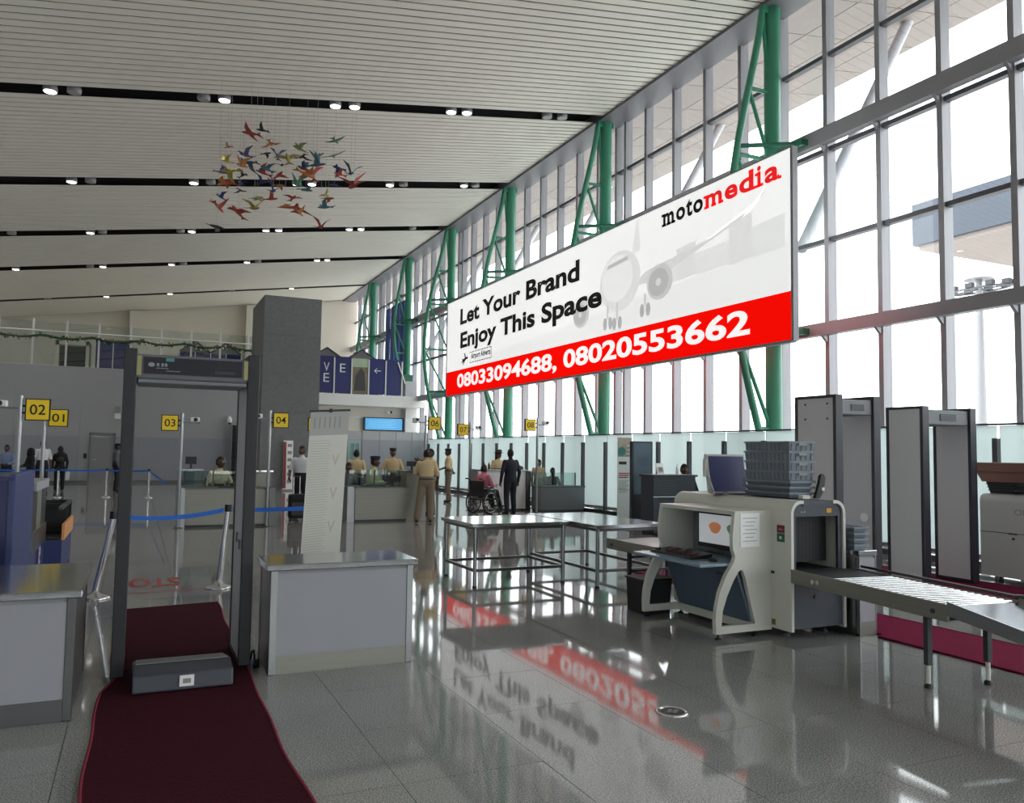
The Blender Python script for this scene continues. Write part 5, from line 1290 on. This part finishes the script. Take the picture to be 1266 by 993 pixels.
    if hair:
        fu = MB(); n, m = 18, 12
        rx, ry, rz = (.083 * k_, .102 * k_, .124 * k_)
        if hair == 'long': rx, ry, rz = .1 * k_, .112 * k_, .13 * k_
        fu.ell((0, -.006, .004), rx, ry, rz, n, m)
        keep = []
        low = -.17 if hair == 'long' else -.05
        for f_ in fu.f:
            c = sum((Vector(fu.v[i_]) for i_ in f_), Vector()) / len(f_)
            if c.z > .052 * k_ or (c.y < -.0 and c.z > low * k_): keep.append(f_)
        hb2 = MB(); hb2.add(fu.v, keep, True)
        if hair == 'long': capsule(hb2, (0, -.05, 0), (0, -.07, -.16 * k_), .09 * k_, .07 * k_)
        head_part('hair', hb2, hair_m)
    if extra: extra(t, J, k_, head_part)
    return t
def cap_hat(m, brim=True):
    def f(t, J, k, hp):
        mb = MB(); mb.lathe([(.088, .045), (.1, .1), (.098, .125), (.02, .135)], (0, -.005, 0), 18, Matrix.Diagonal((k, k * 1.12, k))); hp('cap', mb, m)
        if brim: b = MB(); b.prism([(-.07, .08), (.07, .08), (.05, .15), (0, .165), (-.05, .15)], lambda u, v, a: (u * k, v * k, a * k), .045, .053); hp('cap_peak', b, black)
        belt_part(t, J, k)
    return f
def belt_part(t, J, k):
    c = J['pelvis'].lerp(J['neck'], .17)
    MB().path([(c.x + .168 * k * math.cos(a), c.y + .123 * k * math.sin(a), c.z) for a in np.linspace(0, 2 * math.pi, 21)[:-1]], .016, 6, True).build('belt', black, t, world=False)
def wide_hat(m):
    def f(t, J, k, hp):
        mb = MB(); mb.lathe([(.17, .05), (.175, .06), (.095, .066), (.09, .14), (.06, .155), (.01, .156)], (0, 0, 0), 20, Matrix.Diagonal((k, k, k))); hp('hat', mb, m)
    return f
def scarf(m):
    def f(t, J, k, hp):
        mb = MB(); capsule(mb, (0, -.02, .01), (0, -.02, -.1 * k), .118 * k, .13 * k); hp('headscarf', mb, m)
    return f
def belted(t, J, k, hp): belt_part(t, J, k)
khaki = cloth('khaki shirt', S(206, 184, 142)); khakit = cloth('khaki trousers', S(130, 116, 99)); darkt = cloth('dark trousers', S(34, 34, 40)); blackc = cloth('black', S(24, 24, 28))
navyc = cloth('navy suit', S(30, 32, 44)); whitec = cloth('white shirt', S(214, 216, 220)); bluec = cloth('blue shirt', S(120, 134, 170)); pinkc = cloth('pink check shirt', S(206, 120, 140)); patc = mat('cloth patterned shirt', S(206, 190, 160), .85, var=.55, scale=26)
greyc = cloth('grey shirt', S(96, 98, 104)); camo = mat('cloth patterned grey', S(110, 110, 108), .85, var=.5, scale=20); oliv = cloth('pale olive shirt', S(196, 196, 152))
arms_fwd = dict(elL=(-.23, .05, 1.13), elR=(.23, .05, 1.13), wrL=(-.12, .26, 1.08), wrR=(.12, .26, 1.08))
back_hand = dict(elR=(.27, -.1, 1.13), wrR=(.10, -.17, .98))
person('man in a pale blue shirt behind the blue desk', -3.74, 30.0, 170, bluec, darkt, H=1.62, sleeves='long', pose=arms_fwd)
person('woman in a black headscarf behind sign post 02', -3.02, 29.4, 120, blackc, blackc, H=1.54, sleeves='long', hair=None, pose=arms_fwd, extra=scarf(blackc))
person('man in a white shirt behind sign post 01', -2.87, 31.2, 200, whitec, darkt, H=1.8)
bw = person('woman in black with long hair and a backpack', -2.48, 33.0, 10, blackc, blackc, H=1.6, sleeves='long', hair='long', sk=skin2)
person('person in dark clothes by the grey door', -.66, 32.3, -80, greyc, darkt, H=1.72, sleeves='long', pose=dict(knL=(-.1, .1, .5), anL=(-.1, .05, .085), toL=(-.11, .2, .04)), extra=cap_hat(blackc))
person('person in patterned grey clothes behind the detector post', -.2, 36.0, 100, camo, camo, H=1.5, sleeves='long')
person('seated clerk in a cream patterned shirt at desk 03', 1.68, 19.3, 200, patc, darkt, sit=True, H=1.86, pose=dict(head=(0, .10, 1.20)), head_turn=30)
person('man in a white shirt holding a suitcase handle', 3.55, 19.4, 150, whitec, darkt, H=1.70, build=1.12, pose=dict(elR=(.28, .02, 1.13), wrR=(.22, .22, .98)))
person('officer in khaki half hidden behind the roll-up', 5.25, 21.0, -20, khaki, khakit, H=1.63, extra=belted)
person('dark haired clerk seated low behind the roll-up', 4.74, 19.75, 175, greyc, darkt, sit=True, H=1.72, sleeves='long')
person('seated clerk in pale olive with dark cap at desk 05', 5.24, 19.42, -120, oliv, darkt, sit=True, H=1.93, sleeves='long', extra=cap_hat(mat('cloth navy cap', S(30, 34, 52), .8), False))
person('uniformed officer in khaki and black cap facing the hall', 6.12, 20.6, 170, khaki, khakit, H=1.68, extra=cap_hat(black), pose=dict(elL=(-.27, .0, 1.14), elR=(.27, .0, 1.14)))
person('officer in khaki pointing with an outstretched arm', 6.75, 19.35, 100, khaki, khakit, H=1.68, pose=dict(elL=(-.30, .22, 1.36), wrL=(-.24, .46, 1.42), elR=(.26, .06, 1.15), wrR=(.2, .3, 1.12)), extra=belted)
person('officer in khaki uniform leaning with legs apart at desk 06', 6.0, 17.5, -20, khaki, khakit, H=1.66, build=1.12, leg=1.25, hair='short', pose=dict(hipL=(-.09, 0, .90), anL=(-.2, -.12, .085), toL=(-.24, .02, .04), knL=(-.15, -.02, .49), elL=(-.27, .08, 1.16), wrL=(-.2, .32, 1.12), elR=(.27, -.04, 1.13), wrR=(.25, .02, .9)), extra=belted)
person('officer in khaki holding a phone near the frosted glass', 9.03, 24.2, 75, khaki, khakit, H=1.70, build=1.06, leg=1.1, pose=dict(elL=(-.25, .06, 1.14), wrL=(-.14, .28, 1.06), elR=(.28, -.1, 1.14), wrR=(.16, -.16, .98), anR=(.11, -.06, .085), toR=(.12, .09, .04)), extra=cap_hat(black, False))
person('man in a black suit standing at the white desk', 8.80, 19.0, 8, navyc, navyc, H=1.70, sleeves='long', build=1.1, pose=dict(elL=(-.27, -.02, 1.12), elR=(.27, -.02, 1.12), wrL=(-.27, .05, .86), wrR=(.27, .05, .86)))
person('person in a pink shirt sitting in the wheelchair', 8.28, 19.62, -64, pinkc, darkt, sit=True, H=1.72, sleeves='long', pose=dict(head=(0, .06, 1.16), knL=(-.12, .42, .56), anL=(-.12, .56, .2), toL=(-.13, .70, .17), knR=(.12, .42, .56), anR=(.12, .56, .2), toR=(.13, .70, .17)))
person('woman in beige with a wide dark hat behind desk 07', 9.56, 21.5, 190, khaki, darkt, H=1.66, hair='long', sk=skin2, extra=wide_hat(mat('cloth dark hat', S(44, 38, 38), .8)))
person('woman in beige standing behind sign 08', 10.6, 20.95, 160, khaki, khakit, H=1.42, hair='long', sk=skin2)
person('clerk in dark clothes seated behind the glass screen', 11.05, 20.98, 175, blackc, darkt, sit=True, H=1.56, sleeves='long')
person('agent in black seated behind the dark counter', 11.0, 14.62, 150, blackc, darkt, sit=True, H=1.86, sleeves='long')

# office chairs under the seated clerks
def chair(label, x, y, face, h=.47):
    t = thing('office_chair', label, 'chair', (x, y, 0), R(face), 'office chairs behind the desks')
    MB().box(-.22, .22, -.2, .22, h - .07, h - .01).build('seat', black, t, world=False, bevel=.02)
    MB().box(-.2, .2, -.27, -.23, h + .1, h + .5).build('backrest', black, t, world=False, bevel=.015)
    MB().box(-.03, .03, -.25, -.2, h - .06, h + .15).build('back_support', dkgrey, t, world=False)
    MB().tube((0, 0, .08), (0, 0, h - .07), .025, n=10).build('column', steel_d, t, world=False)
    for k in range(5):
        a = k * 2 * math.pi / 5; MB().tube((0, 0, .09), (.26 * math.cos(a), .26 * math.sin(a), .055), .02, n=6).build('base_arm', dkgrey, t, world=False)
        MB().lathe([(.01, 0), (.026, .012), (.026, .03), (.01, .045)], (.26 * math.cos(a), .26 * math.sin(a), 0), 8).build('castor', black, t, world=False)
for lb, x, y, fc, h in (('office chair of the clerk at desk 03', 1.68, 19.3, 200, .44), ('office chair behind the pale roll-up', 4.74, 19.75, 175, .38), ('office chair of the capped clerk', 5.24, 19.42, -120, .46), ('office chair behind the glass screen', 11.05, 20.98, 175, .33), ('office chair behind the dark counter', 11.0, 14.62, 150, .44)):
    chair(lb, x, y, fc, h)

# ------------------------------------------------------------------ wheelchair, luggage, bag
wc = thing('wheelchair', 'black folding wheelchair with spoked wheels', 'wheelchair', (8.28, 19.62, 0), R(-64))
for s_ in (-1, 1):
    x = s_ * .29; cy, cz_ = -.02, .30
    wh = MB().path([(x, cy + .285 * math.cos(a), cz_ + .285 * math.sin(a)) for a in np.linspace(0, 2 * math.pi, 33)[:-1]], .019, 8, True).build('wheel', rubber, wc, world=False)
    MB().path([(x + s_ * .035, cy + .25 * math.cos(a), cz_ + .25 * math.sin(a)) for a in np.linspace(0, 2 * math.pi, 29)[:-1]], .008, 6, True).build('hand_rim', chrome, wh, world=False)
    MB().lathe([(.03, -.03), (.03, .03)], (x, cy, cz_), 12, Matrix.Rotation(R(90), 3, 'Y')).build('hub', dkgrey, wh, world=False)
    for k in range(8):
        a = k * math.pi / 4; MB().tube((x, cy, cz_), (x, cy + .27 * math.cos(a), cz_ + .27 * math.sin(a)), .008, n=6).build('spoke', black, wh, world=False)
    cw = MB().path([(s_ * .24, .42 + .065 * math.cos(a), .085 + .065 * math.sin(a)) for a in np.linspace(0, 2 * math.pi, 17)[:-1]], .019, 6, True).build('caster', rubber, wc, world=False)
    MB().path([(s_ * .24, .42, .085), (s_ * .24, .38, .2), (s_ * .24, .38, .36)], .012, 6).build('caster_fork', dkgrey, cw, world=False)
    MB().path([(s_ * .24, -.36, .92), (s_ * .24, -.24, .90), (s_ * .24, -.2, .46), (s_ * .24, -.18, .2)], .013, 8).build('back_tube', black, wc, world=False)
    MB().tube((s_ * .24, -.40, .92), (s_ * .24, -.31, .915), .019, n=8).build('push_handle', rubber, wc, world=False)
    MB().path([(s_ * .24, -.2, .40), (s_ * .24, .36, .40), (s_ * .2, .5, .3), (s_ * .17, .62, .11)], .013, 8).build('side_frame', black, wc, world=False)
    MB().path([(s_ * .24, -.21, .66), (s_ * .24, .2, .66), (s_ * .24, .26, .42)], .012, 8).build('arm_frame', chrome, wc, world=False)
    MB().box(s_ * .24 - .025, s_ * .24 + .025, -.17, .17, .672, .70).build('armrest', black, wc, world=False, bevel=.008)
    MB().box(min(s_ * .03, s_ * .2), max(s_ * .03, s_ * .2), .56, .72, .1, .115).build('footrest', dkgrey, wc, world=False)
MB().box(-.23, .23, -.2, .28, .36, .385).build('seat_sling', black, wc, world=False)
MB().box(-.23, .23, -.225, -.205, .45, .86).build('back_sling', black, wc, world=False)
MB().tube((-.24, -.15, .22), (.24, .2, .40), .011, n=6).build('cross_brace', dkgrey, wc, world=False)
MB().tube((.24, -.15, .22), (-.24, .2, .40), .011, n=6).build('cross_brace', dkgrey, wc, world=False)
su = thing('suitcase', 'black wheeled suitcase in front of the white shirted man', 'suitcase', (3.35, 18.75, 0))
MB().box(3.16, 3.54, 18.63, 18.87, .06, .60).build('shell', cloth('luggage', S(30, 30, 34)), su, bevel=.03)
MB().box(3.2, 3.5, 18.615, 18.63, .12, .42).build('pocket', black, su, bevel=.01)
for xx in (3.28, 3.42): MB().tube((xx, 18.84, .58), (xx, 18.86, 1.0), .009, n=8).build('handle_tube', chrome, su)
MB().tube((3.27, 18.86, 1.0), (3.43, 18.86, 1.0), .014, n=8).build('handle_grip', black, su)
for xx in (3.2, 3.5):
    for yy in (18.66, 18.84): MB().tube((xx - .012, yy, .03), (xx + .012, yy, .03), .03, n=10).build('wheel', black, su)
bp_ = thing('backpack', 'black backpack on the back of the woman', 'backpack', (-2.45, 32.72, .95))
MB().ell((-2.45, 32.76, 1.2), .17, .12, .23, 14, 9).build('bag', cloth('backpack', S(22, 22, 25)), bp_)
MB().ell((-2.45, 32.66, 1.12), .11, .05, .12, 12, 8).build('front_pocket', black, bp_)
for s_ in (-1, 1): MB().path([(-2.45 + s_ * .1, 32.82, 1.34), (-2.46 + s_ * .12, 32.88, 1.38)], .015, 6).build('strap', black, bp_)
pc = tag(MB().prism([(-.06, .55), (.06, .55), (.08, .83), (.02, .88), (-.05, .84)], lambda u, v, a: (-2.24 + u, 33.14 + a, v - .17), -.02, .02).build('plastic_bag', white), 'white plastic bag hanging from the backpack woman\'s hand', 'bag')
